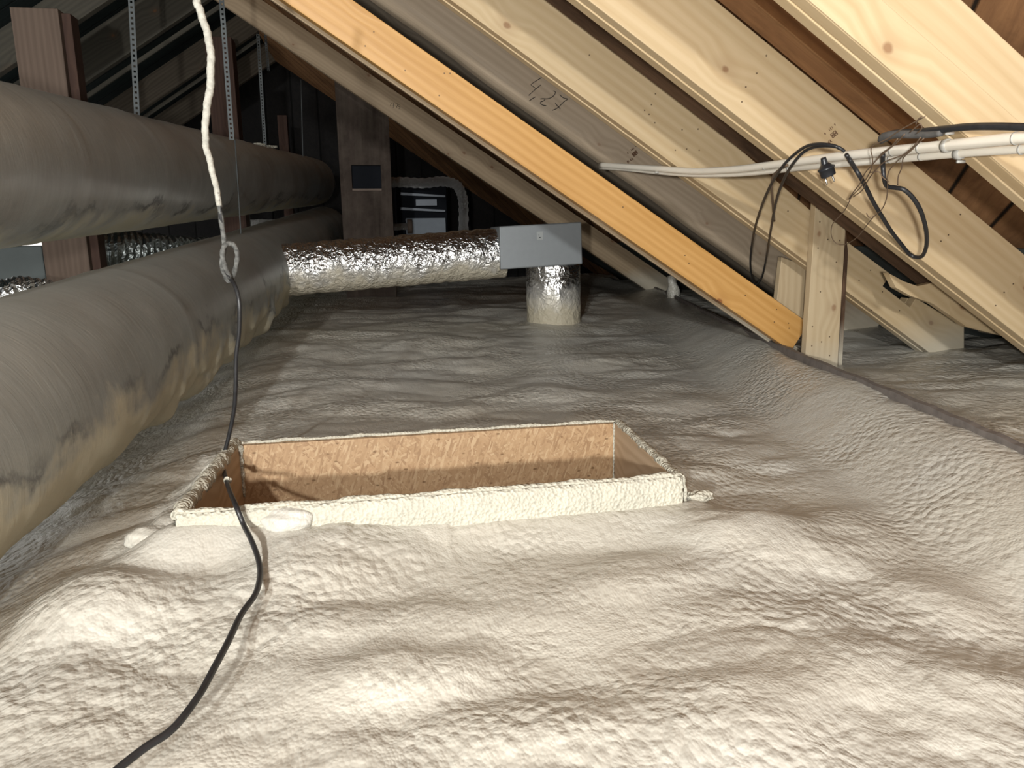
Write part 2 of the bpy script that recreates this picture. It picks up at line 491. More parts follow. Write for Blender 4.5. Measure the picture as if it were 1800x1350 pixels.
M_duct_low = duct_mat('overspray_grey_duct_jacket', 0.10, (0.44, 0.455, 0.43), (0.34, 0.355, 0.34), 0.35, 0.45, 0.42)
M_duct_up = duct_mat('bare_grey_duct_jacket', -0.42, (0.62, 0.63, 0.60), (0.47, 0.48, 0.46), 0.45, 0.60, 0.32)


def chimney_mat():
    n = NT('stained_chimney_render')
    v = n.mapping((1, 1, 1), rand=False)
    a = n.noise(v, 3.0, 6, 0.65); m = n.n('Mapping'); m.inputs['Scale'].default_value = (12, 12, 1.0); n.l(v, m.inputs['Vector'])
    b = n.noise(m.outputs[0], 1.5, 5, 0.6)
    c = n.mix(n.ramp(a, [(0.35, 0.0), (0.65, 1.0)]), (0.105, 0.082, 0.068), (0.040, 0.029, 0.024))
    c = n.mix(n.math('MULTIPLY', n.ramp(b, [(0.45, 0.0), (0.75, 1.0)]), 0.35), c, (0.17, 0.145, 0.115))
    return n.done(c, 0.9, n.bump(a, 0.5, 0.01), 0.0, 0.2)


M_chim = chimney_mat()


def plank_mat(name, ca, cb, ang, width, gapc=(0.02, 0.014, 0.01)):
    """planks of the given width running at an angle in the local xy plane"""
    n = NT(name)
    mp = n.n('Mapping'); mp.inputs['Rotation'].default_value = (0, 0, ang); n.l(n.tc.outputs['Object'], mp.inputs['Vector'])
    sp = n.n('SeparateXYZ'); n.l(mp.outputs[0], sp.inputs[0])
    u = n.math('DIVIDE', sp.outputs[1], width)
    fr = n.math('FRACT', u); idx = n.math('FLOOR', u)
    wn = n.n('TexWhiteNoise', noise_dimensions='1D'); n.l(idx, wn.inputs['W'])
    gm = n.n('Mapping'); gm.inputs['Scale'].default_value = (1.5, 14, 14); n.l(mp.outputs[0], gm.inputs['Vector'])
    gr = n.noise(gm.outputs[0], 2.5, 6, 0.65, 0.5)
    c = n.mix(n.ramp(gr, [(0.3, 0.0), (0.7, 1.0)]), ca, cb)
    c = n.mix(n.math('MULTIPLY', wn.outputs['Value'], 0.55), c, tuple(x * 0.45 for x in cb))
    dn = n.noise(mp.outputs[0], 3.0, 5, 0.7)
    c = n.mix(n.math('MULTIPLY', n.ramp(dn, [(0.5, 0.0), (0.7, 1.0)]), 0.6), c, tuple(x * 0.4 for x in cb))
    gap = n.ramp(n.math('ABSOLUTE', n.math('SUBTRACT', fr, 0.5)), [(0.455, 0.0), (0.485, 1.0)])
    c = n.mix(gap, c, gapc)
    h = n.math('SUBTRACT', gr, n.math('MULTIPLY', gap, 3.0))
    return n.done(c, 0.85, n.bump(h, 0.6, 0.004), 0.0, 0.15)


M_sheath = plank_mat('old_brown_sheathing', (0.42, 0.22, 0.10), (0.25, 0.125, 0.06), math.radians(-56), 0.17)
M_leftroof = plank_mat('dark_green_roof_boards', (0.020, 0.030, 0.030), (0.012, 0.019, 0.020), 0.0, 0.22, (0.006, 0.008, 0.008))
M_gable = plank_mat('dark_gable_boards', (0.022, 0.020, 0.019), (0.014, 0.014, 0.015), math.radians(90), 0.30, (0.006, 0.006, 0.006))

# ------------------------------------------------------------------ setting: floor of foam
HA, HB, HC, HD = [at_z(*q, -0.52) for q in ((310, 905), (1198, 838), (1088, 740), (410, 780))]
BATTEN = [at_z(*q, -0.465) for q in ((1135, 500), (1195, 527), (1250, 555), (1320, 588), (1400, 625), (1500, 667), (1600, 708), (1700, 751), (1800, 795), (1960, 866))]
BY = np.array([p.y for p in BATTEN][::-1]); BX = np.array([p.x for p in BATTEN][::-1])


def sst(a, b, x):
    t = np.clip((x - a) / (b - a), 0, 1); return t * t * (3 - 2 * t)


def bil(x, y, s=0.045, cells=2):
    return 1


BUMPS = []   # (x, y, height, sx, sy, angle)
for px, py, hgt, sx, sy, an in ((1335, 955, 0.045, 0.17, 0.13, -0.5), (1130, 1010, 0.022, 0.16, 0.08, 0.1), (560, 1000, 0.025, 0.14, 0.10, 0.3),
                                (330, 985, 0.030, 0.16, 0.08, 0.2), (150, 1080, 0.035, 0.12, 0.12, 0.6), (700, 1180, 0.018, 0.16, 0.06, 0.0),
                                (1600, 930, 0.030, 0.20, 0.14, -0.6), (1700, 1040, 0.028, 0.12, 0.10, -0.8), (620, 1090, 0.012, 0.15, 0.05, 0.1),
                                (1230, 830, 0.012, 0.10, 0.06, 0.0), (1395, 810, 0.018, 0.11, 0.05, 0.2), (1600, 800, 0.0, 0.1, 0.1, 0),
                                (1500, 830, 0.016, 0.12, 0.06, -0.2), (900, 1260, 0.015, 0.2, 0.06, 0.0), (1330, 1230, 0.014, 0.12, 0.08, 0.0),
                                (1240, 700, 0.016, 0.16, 0.10, 0.0), (1060, 640, 0.020, 0.30, 0.12, 0.1), (800, 620, 0.020, 0.35, 0.10, 0.0)):
    p = at_z(px, py, -0.61); BUMPS.append((p.x, p.y, hgt, sx, sy, an))


def foam_h(x, y, fine=True):
    z = np.full_like(x, -0.615)
    z -= 0.10 * sst(-0.45, -1.0, x) * (1 - sst(3.5, 5.5, y))            # dips under the lower duct
    z += 0.10 * sst(2.4, 5.2, y)
    xb = np.interp(y, BY, BX)
    d = x - xb
    z = np.where(True, z + (-0.472 - z) * sst(-0.30, 0.0, d) ** 1.0, z)   # slope up to the ledge board
    z += np.where(d > 0, 0.025 * sst(0.15, 0.8, d) - 0.03 * sst(0, 0.05, d), 0)
    # hatch: foam banked against it
    cx, cy = (HA.x + HB.x + HC.x + HD.x) / 4, (HA.y + HC.y) / 2
    hx, hy = (HB.x - HA.x) / 2 + 0.012, (HD.y - HA.y) / 2
    dx = np.abs(x - cx) - hx; dy = np.where(y > cy, y - cy - hy, cy - hy - y)
    dist = np.sqrt(np.maximum(dx, 0) ** 2 + np.maximum(dy, 0) ** 2)
    near = 1 - sst(0.0, 0.13, dist)
    ht = np.where(y > cy + hy * 0.8, 0.062, np.where(x < cx, 0.040, 0.034))
    ht = ht * np.where(x < cx - 0.2, 1.15, 1.0)
    z += near * ht * np.where(dist > 0, 1, 0.6)
    big = 0.013 * sst(0.0, 0.1, dist) + 0.003
    wx = x + 0.10 * perlin(x * 2.3, y * 2.3, 5); wy = y + 0.08 * perlin(x * 2.1 + 7, y * 2.1, 6)
    b1 = np.abs(perlin(wx * 1.9, wy * 3.4, 1)); b2 = np.abs(perlin(wx * 4.2 + 3, wy * 7.0, 2)); b3 = perlin(x * 1.1, y * 1.3, 3)
    flat = 1 - 0.85 * sst(-0.46, -0.26, d) * (1 - sst(-0.03, 0.03, d))
    b4 = perlin(wx * 2.6 + 11, wy * 4.2, 4)
    z += flat * (big * (1.0 * b1 - 0.3) + 0.30 * big * (1.6 * b2 - 0.4) + 0.9 * big * b4 + 0.024 * b3 * sst(0, .2, dist))
    for bx, by, hgt, sx, sy, an in BUMPS:
        ca, sa = math.cos(an), math.sin(an)
        u = ((x - bx) * ca + (y - by) * sa) / sx; v = (-(x - bx) * sa + (y - by) * ca) / sy
        r2 = u * u + v * v
        z += flat * hgt * np.exp(-r2 ** 1.4 * 1.1)
    if fine:
        m = 0.35 + 0.9 * sst(-0.1, 0.35, perlin(x * 1.7, y * 1.7, 8))
        ux = x + 0.015 * perlin(x * 9, y * 9, 9); uy = y + 0.012 * perlin(x * 8, y * 8, 10)
        pb = np.abs(perlin(ux * 30, uy * 22, 12)); pc_ = np.abs(perlin(x * 60 + 5, y * 46, 13))
        z += flat * (m * (0.0035 * perlin(ux * 11, uy * 11, 11) + 0.0036 * pb) + 0.0014 * pc_)
    return z


def fz(x, y): return float(foam_h(np.array([x]), np.array([y]), False)[0])


def build_floor():
    NY, NX = 700, 640
    t = np.linspace(0, 1, NY); y = 0.22 * (9.8 / 0.22) ** t
    u = np.linspace(0, 1, NX)
    xl = np.maximum(-1.35 - 0.35 * y, -2.9); xr = np.minimum(0.85 + 1.05 * y, 3.1)
    X = xl[:, None] + (xr - xl)[:, None] * u[None, :]
    Y = np.repeat(y[:, None], NX, 1)
    Z = foam_h(X, Y)
    co = np.stack([X, Y, Z], -1).reshape(-1, 3)
    i, j = np.meshgrid(np.arange(NY - 1), np.arange(NX - 1), indexing='ij')
    i = i.ravel(); j = j.ravel()
    fc = np.stack([i * NX + j, i * NX + j + 1, (i + 1) * NX + j + 1, (i + 1) * NX + j], -1)
    cen = co[fc].mean(1)
    a = (cen[:, 1] - HA.y) / (HD.y - HA.y)
    xlft = HA.x + (HD.x - HA.x) * a; xrgt = HB.x + (HC.x - HB.x) * a
    inside = (a > 0.0) & (a < 1.0) & (cen[:, 0] > xlft) & (cen[:, 0] < xrgt)
    fc = fc[~inside]
    me = bpy.data.meshes.new('floor')
    me.vertices.add(len(co)); me.vertices.foreach_set('co', co.ravel())
    me.loops.add(fc.size); me.loops.foreach_set('vertex_index', fc.ravel())
    me.polygons.add(len(fc)); me.polygons.foreach_set('loop_start', np.arange(len(fc)) * 4)
    me.polygons.foreach_set('use_smooth', np.ones(len(fc), bool))
    me.update(calc_edges=True); me.validate()
    bm = bmesh.new(); bm.from_mesh(me)
    bmesh.ops.delete(bm, geom=[v for v in bm.verts if not v.link_faces], context='VERTS')
    bm.to_mesh(me); bm.free()
    me.materials.append(M_foam)
    o = bpy.data.objects.new('floor', me); C.objects.link(o)
    setp(o, kind='structure')
    return o


build_floor()


# ------------------------------------------------------------------ setting: roof slopes and gable
def slab(name, D, N, v, s0, s1, y0, y1, t, mat):
    o = N * v + D * s0 + EY * y0
    ey = N.cross(D)
    mw = Matrix(((D.x, ey.x, N.x, o.x), (D.y, ey.y, N.y, o.y), (D.z, ey.z, N.z, o.z), (0, 0, 0, 1)))
    L = s1 - s0; W = (y1 - y0)
    V = [(0, 0, 0), (L, 0, 0), (L, W, 0), (0, W, 0), (0, 0, t), (L, 0, t), (L, W, t), (0, W, t)]
    Fc = [[0, 3, 2, 1], [4, 5, 6, 7], [0, 1, 5, 4], [1, 2, 6, 5], [2, 3, 7, 6], [3, 0, 4, 7]]
    return setp(mesh(name, V, Fc, mat, mw=mw), kind='structure')


SR0 = -1.9
slab('ceiling', DR, NR, 1.13, -2.05, 2.95, -0.3, 9.6, 0.03, M_sheath)
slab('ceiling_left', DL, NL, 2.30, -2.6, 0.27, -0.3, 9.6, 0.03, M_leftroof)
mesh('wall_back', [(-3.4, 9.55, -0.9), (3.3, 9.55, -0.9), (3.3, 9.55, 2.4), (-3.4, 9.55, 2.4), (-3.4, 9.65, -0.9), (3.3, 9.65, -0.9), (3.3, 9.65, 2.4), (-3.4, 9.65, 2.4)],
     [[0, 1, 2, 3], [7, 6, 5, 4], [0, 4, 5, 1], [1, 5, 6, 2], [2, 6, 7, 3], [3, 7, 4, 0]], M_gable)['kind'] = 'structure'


# ------------------------------------------------------------------ rafters on the right slope
def rafter(name, Y, v0, h, t, s0, s1, mat, label, cat='rafter', group=None, poly=None, bevel=0.0025, D=DR, N=NR):
    o = N * v0 + D * s0 + EY * Y
    pl = poly or [(0, 0), (s1 - s0, 0), (s1 - s0, h), (0, h)]
    r = prism(name, pl, t, mat, o, D, N, bevel=bevel)
    return setp(r, label, cat, group)


def sv(px, py, Y, s0, v0):
    p = at_y(px, py, Y); return (p.dot(DR) - s0, p.dot(NR) - v0)


# nearest pale pair at the top right corner
r4 = rafter('rafter', 1.372, 0.80, 0.19, 0.035, SR0, 2.1, M_pale, 'pale planed rafter nearest the camera, crossing the top right corner')
fs = prism('face_strip', [(0, 0), (3.9, 0), (3.9, 0.088), (0, 0.088)], 0.005, M_pale, NR * 0.8005 + DR * (SR0 + 0.05) + EY * 1.368, DR, NR, bevel=0.0015)
attach(fs, r4)
r3 = rafter('rafter', 1.975, 0.80, 0.20, 0.038, SR0, 2.3, M_pale, 'pale planed rafter with a brown ink stamp, behind the hanging black plug')
Y2 = 2.65
pts2 = [(1695, 600), (1695, 574), (1610, 524), (1600, 540), (1552, 503), (1566, 482), (1480, 418)]
v0 = 0.80
poly2 = [(0, 0)] + [(sv(1600, 602, Y2, SR0, v0)[0] + 0.12, 0), (sv(1695, 640, Y2, SR0, v0)[0], sv(1695, 640, Y2, SR0, v0)[1])] + [sv(px, py, Y2, SR0, v0) for px, py in pts2] + [(sv(1480, 418, Y2, SR0, v0)[0] - 0.6, 0.19), (0, 0.19)]
r2 = rafter('rafter', Y2, v0, 0.19, 0.040, SR0, 0, M_pale, 'pale rafter with a notch and sawn end in the foam beside the upright board', poly=poly2)

for rr_, Yr, pl_, dv, tt in ((r4, 1.372 + 0.037, [(0, 0), (4.0, 0), (4.0, 0.18), (0, 0.18)], 0.798, 0.032), (r3, 1.975 + 0.041, [(0, 0), (4.2, 0), (4.2, 0.19), (0, 0.19)], 0.797, 0.040), (r2, Y2 + 0.0435, poly2, 0.797, 0.042)):
    sb = prism('second_board', pl_, tt, M_pale, NR * dv + DR * SR0 + EY * Yr, DR, NR, bevel=0.002)
    attach(sb, rr_)

# the grey round-edged beam with the handwritten number
YL = 3.30
rl_poly = []
prof = [(0.045, 0.0)]
lv = 0.828; LT = 0.15; LH = 0.23


def log_beam():
    # cross-section in (y, w): lower front corner strongly rounded
    cs = []
    R = 0.055
    for k in range(9):
        a = math.pi / 2 * k / 8
        cs.append((R - R * math.sin(a) if False else R * (1 - math.cos(a)), R * (1 - math.sin(a))))
    cs = [(R * (1 - math.sin(math.pi / 2 * k / 8)), R * (1 - math.cos(math.pi / 2 * k / 8))) for k in range(9)]   # from (R,0) to (0,R)
    cs = cs + [(0, LH), (LT, LH)] + [(LT - R * (1 - math.cos(math.pi / 2 * k / 4)) * 1.0, R * (1 - math.sin(math.pi / 2 * k / 4))) for k in range(5)]
    n = len(cs); L = 4.2; NS = 60
    V = []; Fc = []
    for i in range(NS + 1):
        s = L * i / NS
        wob = 0.004 * math.sin(s * 5.1) + 0.003 * math.sin(s * 11.3 + 1)
        for (yy, ww) in cs:
            V.append((s, yy + (wob if ww < R else 0), ww + (wob if ww < R * 0.9 else 0)))
    for i in range(NS):
        for k in range(n):
            k2 = (k + 1) % n
            Fc.append([i * n + k, i * n + k2, (i + 1) * n + k2, (i + 1) * n + k])
    Fc.append(list(range(n))); Fc.append([NS * n + k for k in range(n)])
    o = NR * lv + DR * SR0 + EY * YL
    mw = Matrix(((DR.x, 0, NR.x, o.x), (DR.y, 1, NR.y, o.y), (DR.z, 0, NR.z, o.z), (0, 0, 0, 1)))
    ob = mesh('rafter', V, Fc, M_greywood, mw=mw)
    return setp(ob, 'grey round-edged rafter with a handwritten number on its face', 'rafter')


log = log_beam()


def strokes(name, lines, Y, rad, mat, parent, seg=5, off=0.0004):
    parts = []
    for ln in lines:
        P = [at_y(x, y, Y - off) for x, y in ln]
        P = smooth_path(P, 4) if len(P) > 2 else P
        parts.append(tube_data(P, rad, seg))
    V, Fc = merge(parts)
    o0 = V[0].copy()
    return mesh(name, [v - o0 for v in V], Fc, mat, parent, loc=o0)


c4 = lambda L: [(900 + x / 3.6, y / 3.6) for x, y in L]
c8 = lambda L: [(900 + x / 8.0, 105 + y / 8.0) for x, y in L]
hw = strokes('handwriting', [c8([(415, 252), (345, 295), (290, 330), (265, 352), (300, 380), (332, 404)]), c8([(405, 355), (350, 400), (290, 450), (235, 502)]),
                             c8([(330, 522), (285, 548), (242, 580)]),
                             c8([(583, 438), (608, 450), (605, 480), (575, 515), (530, 540), (485, 550), (435, 547), (398, 552)]), c8([(435, 547), (462, 556), (440, 582), (408, 590), (400, 614), (430, 638), (482, 648)]),
                             c8([(670, 492), (720, 535), (780, 553), (730, 590), (670, 650), (620, 690), (568, 712)]), c8([(608, 612), (640, 650), (680, 693)])],
             YL, 0.0017, M_ink, log, off=0.003)
hw['label'] = 'dark pencil number 4,27'


def stamp(parent, Y, px, py, sc_, extra=True):
    """small ink stamp: a crossed double square and a few worn characters"""
    ux, uy = 0.77, -0.64      # along
    vx, vy = 0.60, 0.80
    P = lambda a, b: (px + (a * ux + b * vx) * sc_, py + (a * uy + b * vy) * sc_)
    L = [[P(-6, -4), P(6, -4)], [P(6, -4), P(6, 4)], [P(6, 4), P(-6, 4)], [P(-6, 4), P(-6, -4)], [P(0, -4), P(0, 4)],
         [P(-6, -4), P(0, 4)], [P(-6, 4), P(0, -4)], [P(0, -4), P(6, 4)], [P(0, 4), P(6, -4)], [P(-6, 0), P(6, 0)]]
    if extra:
        L += [[P(-2, -14), P(-2, -10)], [P(1, -14), P(2, -12)], [P(2, -12), P(0, -10)], [P(0, -10), P(3, -10)], [P(5, -14), P(5, -10)],
              [P(-14, -12), P(-12, -13)], [P(-12, -13), P(-12, -10)], [P(-12, -10), P(-14, -11)],
              [P(11, -14), P(13, -14)], [P(13, -14), P(12, -11)], [P(11, -11), P(13, -13)],
              [P(-26, 2), P(-26, 8)], [P(-26, 2), P(-22, 3)], [P(-22, 3), P(-23, 6)], [P(-23, 6), P(-26, 5)],
              [P(-15, 3), P(-18, 5)], [P(-18, 5), P(-15, 8)], [P(-12, 3), P(-14, 6)], [P(-14, 6), P(-11, 8)], [P(-13, 5), P(-11, 5)]]
    s = strokes('ink_stamp', L, Y, 0.0009 * (Y / 2), M_stamp, parent, 4, 0.0003)
    s['label'] = 'small brown ink stamp'
    return s


stamp(r3, 1.975, 1466, 236, 0.95)
stamp(log, YL, 1116, 270, 0.75, True)

rafter('rafter', 3.92, 0.80, 0.22, 0.06, SR0, 2.2, M_darkraf, 'dark rafter added behind the orange brace and the grey rafter to fill a shaded gap')  # added rafter, its dark colour paints the shade between brace and grey rafter
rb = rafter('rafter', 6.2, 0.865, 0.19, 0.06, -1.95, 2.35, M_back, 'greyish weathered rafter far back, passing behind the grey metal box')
mk = strokes('handwriting', [[(688, 181), (686, 186), (691, 186)], [(692, 181), (691, 190)], [(695, 182), (699, 183), (696, 191)], [(703, 184), (700, 184), (700, 187), (703, 188), (701, 192)]], 6.2, 0.0016, M_ink, rb)
mk['label'] = 'faint pencil number'

# orange brace and its lath
YO = 2.78
oz = 0.184 * YO
orange = rafter('brace_beam', YO, oz, 0.134, 0.05, -1.75, 1.66, M_orange, 'orange glazed wooden brace slanting down to the upright board', cat='beam')
lath = rafter('lath', 2.90, 0.1765 * 2.90, 0.05, 0.02, -1.7, 2.0, M_back, 'thin pale lath running just under the orange brace', cat='lath')

# old dark timbers between the new rafters
rafter('old_beam', 2.36, 0.915, 0.17, 0.10, SR0, 2.1, M_old, 'dark brown old rafter in the gap between the two middle pale rafters', cat='beam')
rafter('old_beam', 1.80, 0.965, 0.15, 0.10, SR0, 1.12, M_oldlight, 'rough brown old rafter in the gap above the stamped pale rafter', cat='beam')

# wedge of pale wood below the stamped rafter
YW = 2.30
wp = [(1562, 480), (1590, 495), (1613, 503), (1640, 497), (1712, 546), (1760, 590), (1700, 575), (1640, 534), (1600, 520), (1575, 506)]
s0 = at_y(1562, 480, YW)
setp(prism('wedge_piece', [((at_y(x, y, YW) - s0).dot(DR), (at_y(x, y, YW) - s0).dot(NR)) for x, y in wp], 0.03, M_pale, s0, DR, NR, bevel=0.001),
     'small pale pointed wood offcut wedged under the stamped rafter', 'wood offcut')

# dark membrane near the eaves
SM0 = at_v(1775, 440, 1.09).dot(DR)
Vm = []; Fm = []
NSm, NYm = 14, 50
for i in range(NSm + 1):
    for j in range(NYm + 1):
        s = (2.75 - SM0) * i / NSm; y = -0.2 + 8.5 * j / NYm
        wv = 0.008 * math.sin(y * 7 + s * 9) + 0.006 * math.sin(y * 17 + 2)
        p = DR * (SM0 + s) + NR * (1.09 + wv) + EY * y
        Vm.append(p)
for i in range(NSm):
    for j in range(NYm):
        a = i * (NYm + 1) + j; Fm.append([a, a + NYm + 1, a + NYm + 2, a + 1])
mem = mesh('roof_membrane', Vm, Fm, M_membrane, smooth=True)
so = mem.modifiers.new('thick', 'SOLIDIFY'); so.thickness = 0.004
setp(mem, 'dark grey roof membrane at the eaves behind the rafter ends', 'membrane')


# ------------------------------------------------------------------ upright board, stub and screws
def board(name, px_poly, Y, t, mat, label, cat, zbot=None):
    P = [at_y(x, y, Y) for x, y in px_poly]
    if zbot is not None:
        for p in P[:2]: p.z = zbot
    # length along local x: world z up
    ex = Vector((0, 0, 1)); ez = Vector((-1, 0, 0)); o = P[0]
    pl = [((p - o).dot(ex), (p - o).dot(ez)) for p in P]
    return setp(prism(name, pl, t, mat, o, ex, ez, bevel=0.0015), label, cat)


YB = 2.60
ub = board('upright_board', [(1415, 640), (1471, 660), (1487, 394), (1434, 356)], YB, 0.034, M_board, 'upright pale board full of screws joining the orange brace to a rafter', 'board', -0.53)


def screw_at(px, py, Y, parent, r=0.0028):
    p = at_y(px, py, Y)
    V = []; n = 10
    for rr, yy in ((r, 0.0006), (r, -0.0008), (r * 0.45, -0.0008), (r * 0.35, 0.0002)):
        for k in range(n):
            a = 2 * math.pi * k / n; V.append((rr * math.cos(a), yy, rr * math.sin(a)))
    Fc = []
    for i in range(3):
        for k in range(n):
            k2 = (k + 1) % n; Fc.append([i * n + k, i * n + k2, (i + 1) * n + k2, (i + 1) * n + k])
    Fc.append([3 * n + k for k in range(n)])
    mesh('screw', V, Fc, M_screw, parent, loc=p)


for q in ((1441, 390), (1455, 421), (1476, 423), (1438, 436), (1470, 461), (1442, 513), (1428, 574), (1444, 601), (1458, 592), (1427, 608), (1458, 625)):
    screw_at(*q, YB, ub)
for q in ((1347, 98), (1330, 129), (1311, 153), (1304, 179), (1688, 377), (1667, 413), (1654, 424), (1781, 499), (1765, 514), (1750, 537)):
    screw_at(*q, 1.975, r3, 0.0024)
for q in ((1036, 97), (1152, 165), (1145, 184), (1133, 194), (1141, 201), (1151, 216), (1199, 228), (1227, 227), (1187, 264), (1207, 262), (1229, 264), (1340, 360), (1385, 371), (1510, 493), (1530, 475), (1551, 513), (1532, 545), (1581, 546)):
    screw_at(*q, Y2, r2, 0.0026)
for q in ((642, 81), (657, 56), (781, 129), (791, 129), (772, 168), (712, 124), (1310, 519), (1361, 566), (1387, 577), (1386, 568), (1365, 544), (1204, 449), (1211, 463), (1095, 364)):
    screw_at(*q, YO, orange, 0.0026)
setp(board('wood_stub', [(1362, 560), (1425, 600), (1425, 470), (1374, 452)], 2.88, 0.03, M_board, 'short pale vertical board behind the orange brace, left of the upright board', 'board'))
setp(board('wood_stub', [(1473, 660), (1479, 663), (1491, 445), (1487, 405)], 2.636, 0.012, M_old, 'dark narrow stick right behind the upright board', 'stick', -0.53))

# ledge strip along the edge of the main foam field
Pb = smooth_path([p + Vector((0, 0, 0.0)) for p in BATTEN], 6)
Vb = []; Fb = []
for i, p in enumerate(Pb):
    tn = (Pb[min(i + 1, len(Pb) - 1)] - Pb[max(i - 1, 0)]).normalized(); sd = tn.cross(Vector((0, 0, 1))).normalized()
    if sd.x < 0: sd = -sd
    wv = 0.002 * math.sin(i * 1.7)
    for a, b in ((-0.003, -0.09), (-0.001, 0.010 + wv), (0.013, 0.013 + wv), (0.017, -0.09)):
        Vb.append(p + sd * a + Vector((0, 0, b)))
for i in range(len(Pb) - 1):
    for k in range(4):
        k2 = (k + 1) % 4; Fb.append([i * 4 + k, i * 4 + k2, (i + 1) * 4 + k2, (i + 1) * 4 + k])
Fb.append([0, 1, 2, 3]); Fb.append([len(Vb) - 4 + k for k in range(4)])
M_strip = plain('grey_dusty_strip', (0.20, 0.175, 0.16), 0.7, var=0.4, scale=25, bump=0.4)
o0 = Vb[0].copy()
setp(mesh('edge_strip', [v - o0 for v in Vb], Fb, M_strip, loc=o0), 'long grey board edge running along the right side of the foam', 'board edge')

# ------------------------------------------------------------------ hatch frame
hatch = setp(empty('hatch_frame', ((HA.x + HC.x) / 2, (HA.y + HC.y) / 2, -1.02)), 'rectangular strand board hatch frame with foam-covered edges in the floor', 'hatch')
ZT, ZB = -0.522, -1.02


def panel(name, a, b, t, mat, label=None, zt=ZT):
    """vertical board from a to b; thickness t to the outside (left of a->b is inside)"""
    a = Vector((a.x, a.y, 0)); b = Vector((b.x, b.y, 0))
    ex = (b - a).normalized(); ez = Vector((0, 0, 1)); L = (b - a).length
    o = prism(name, [(0, 0), (L, 0), (L, zt - ZB), (0, zt - ZB)], t, mat, Vector((a.x, a.y, ZB)), ex, ez, hatch, bevel=0.001)
    if label: o['label'] = label
    return o


T = 0.018
# a->b order such that ez x ex points outwards
panel('strand_board', HD + Vector((0.012, -T, 0)), HC + Vector((-0.012, -T, 0)), T, M_osb, 'long strand board panel at the far side')
panel('strand_board', HB + Vector((T - .02, T, 0)), HA + Vector((0.002, T, 0)), T, M_osb, 'long strand board panel at the near side')
panel('side_board', HC + Vector((-T, 0, 0)), HB + Vector((-T, T, 0)), T, M_ply, 'plain foam-dusted short board at the right')
panel('side_board', HA + Vector((T, T, 0)), HD + Vector((T, 0, 0)), T, M_ply, 'shaded short board at the left')
box('hatch_lid', (HA.x + 0.005, HA.y + 0.005, ZB - 0.0), (HB.x + 0.01, HD.y - 0.005, ZB + 0.015), M_ply, hatch)


def bead(name, a, b, r0, mat=None, amp=0.3, dz=0.0, seed=0, n=90, flat=1.0):
    a = Vector((a.x, a.y, ZT + dz)); b = Vector((b.x, b.y, ZT + dz))
    path = [a.lerp(b, i / (n - 1)) for i in range(n)]
    rs = np.random.RandomState(seed)
    ph = rs.uniform(0, 6.28, 6)
    L = (b - a).length
    for i, p in enumerate(path):
        s = L * i / (n - 1)
        p.z += 0.0015 * math.sin(s * 31 + ph[0]) + 0.001 * math.sin(s * 67 + ph[1])

    def rad(i, u, ang):
        s = L * u
        return r0 * (1 + amp * (0.5 * math.sin(s * 40 + ph[2]) + 0.35 * math.sin(s * 93 + ph[3]) + 0.3 * math.sin(s * 160 + ph[4] + 2 * ang)))
    return tube(name, path, rad, mat or M_crust, hatch, 12)


bead('foam_edge', HA + Vector((0, 0.006, 0)), HB + Vector((-.004, 0.006, 0)), 0.0085, dz=0.001, seed=1)
bead('foam_edge', HB + Vector((-0.006, 0.0, 0)), HC + Vector((-0.006, 0, 0)), 0.0105, seed=2)
bead('foam_edge', HD + Vector((0, 0.004, 0)), HC + Vector((0, 0.004, 0)), 0.0048, seed=3, dz=0.002)
bead('foam_edge', HA + Vector((0.004, 0, 0)), HD + Vector((0.002, 0, 0)), 0.0160, seed=4, amp=0.22)
# corner dribble of foam hanging on the left far corner, inside
tube('foam_edge', [Vector((HD.x + 0.020, HD.y - 0.020, z)) for z in np.linspace(-0.52, -0.66, 14)], lambda i, u, a: 0.0065 * (1.15 - 0.6 * u) * (1 + 0.3 * math.sin(i * 1.9)), M_crust, hatch, 8)
tube('foam_edge', [Vector((HC.x - 0.021, HC.y - 0.020, z)) for z in np.linspace(-0.52, -0.74, 16)], lambda i, u, a: 0.0022 * (1 + 0.3 * math.sin(i * 1.9)), M_crust, hatch, 6)


# foam coat on the near outer face: a bumpy skin
def coat(a, b, outward, n=150, m=16, thick=0.010, name='foam_coating', seed=0):
    V = []; Fc = []
    for j in range(m + 1):
        for i in range(n + 1):
            u = i / n; z = ZT + 0.004 - 0.17 * j / m
            p = a.lerp(b, u); d = thick * (0.35 + 0.65 * min(1, j / 3)) + 0.0015 * math.sin(i * 1.3 + j * 2.1) * math.sin(i * 0.37 + seed)
            d += 0.004 * (j / m)
            V.append(Vector((p.x, p.y, z)) + outward * d)
    for j in range(m):
        for i in range(n):
            k = j * (n + 1) + i; Fc.append([k, k + 1, k + n + 2, k + n + 1])
    o0 = V[0].copy()
    o = mesh(name, [v - o0 for v in V], Fc, M_crust, hatch, smooth=True, loc=o0)
    s = o.modifiers.new('thick', 'SOLIDIFY'); s.thickness = 0.006; s.offset = 0
    o['label'] = 'rough cream foam coat on the outside'
    return o


coat(HA, HB + Vector((0.0, 0, 0)), Vector((0, -1, 0)))
coat(HB, HC, Vector((1, 0, 0)), n=80, seed=2)


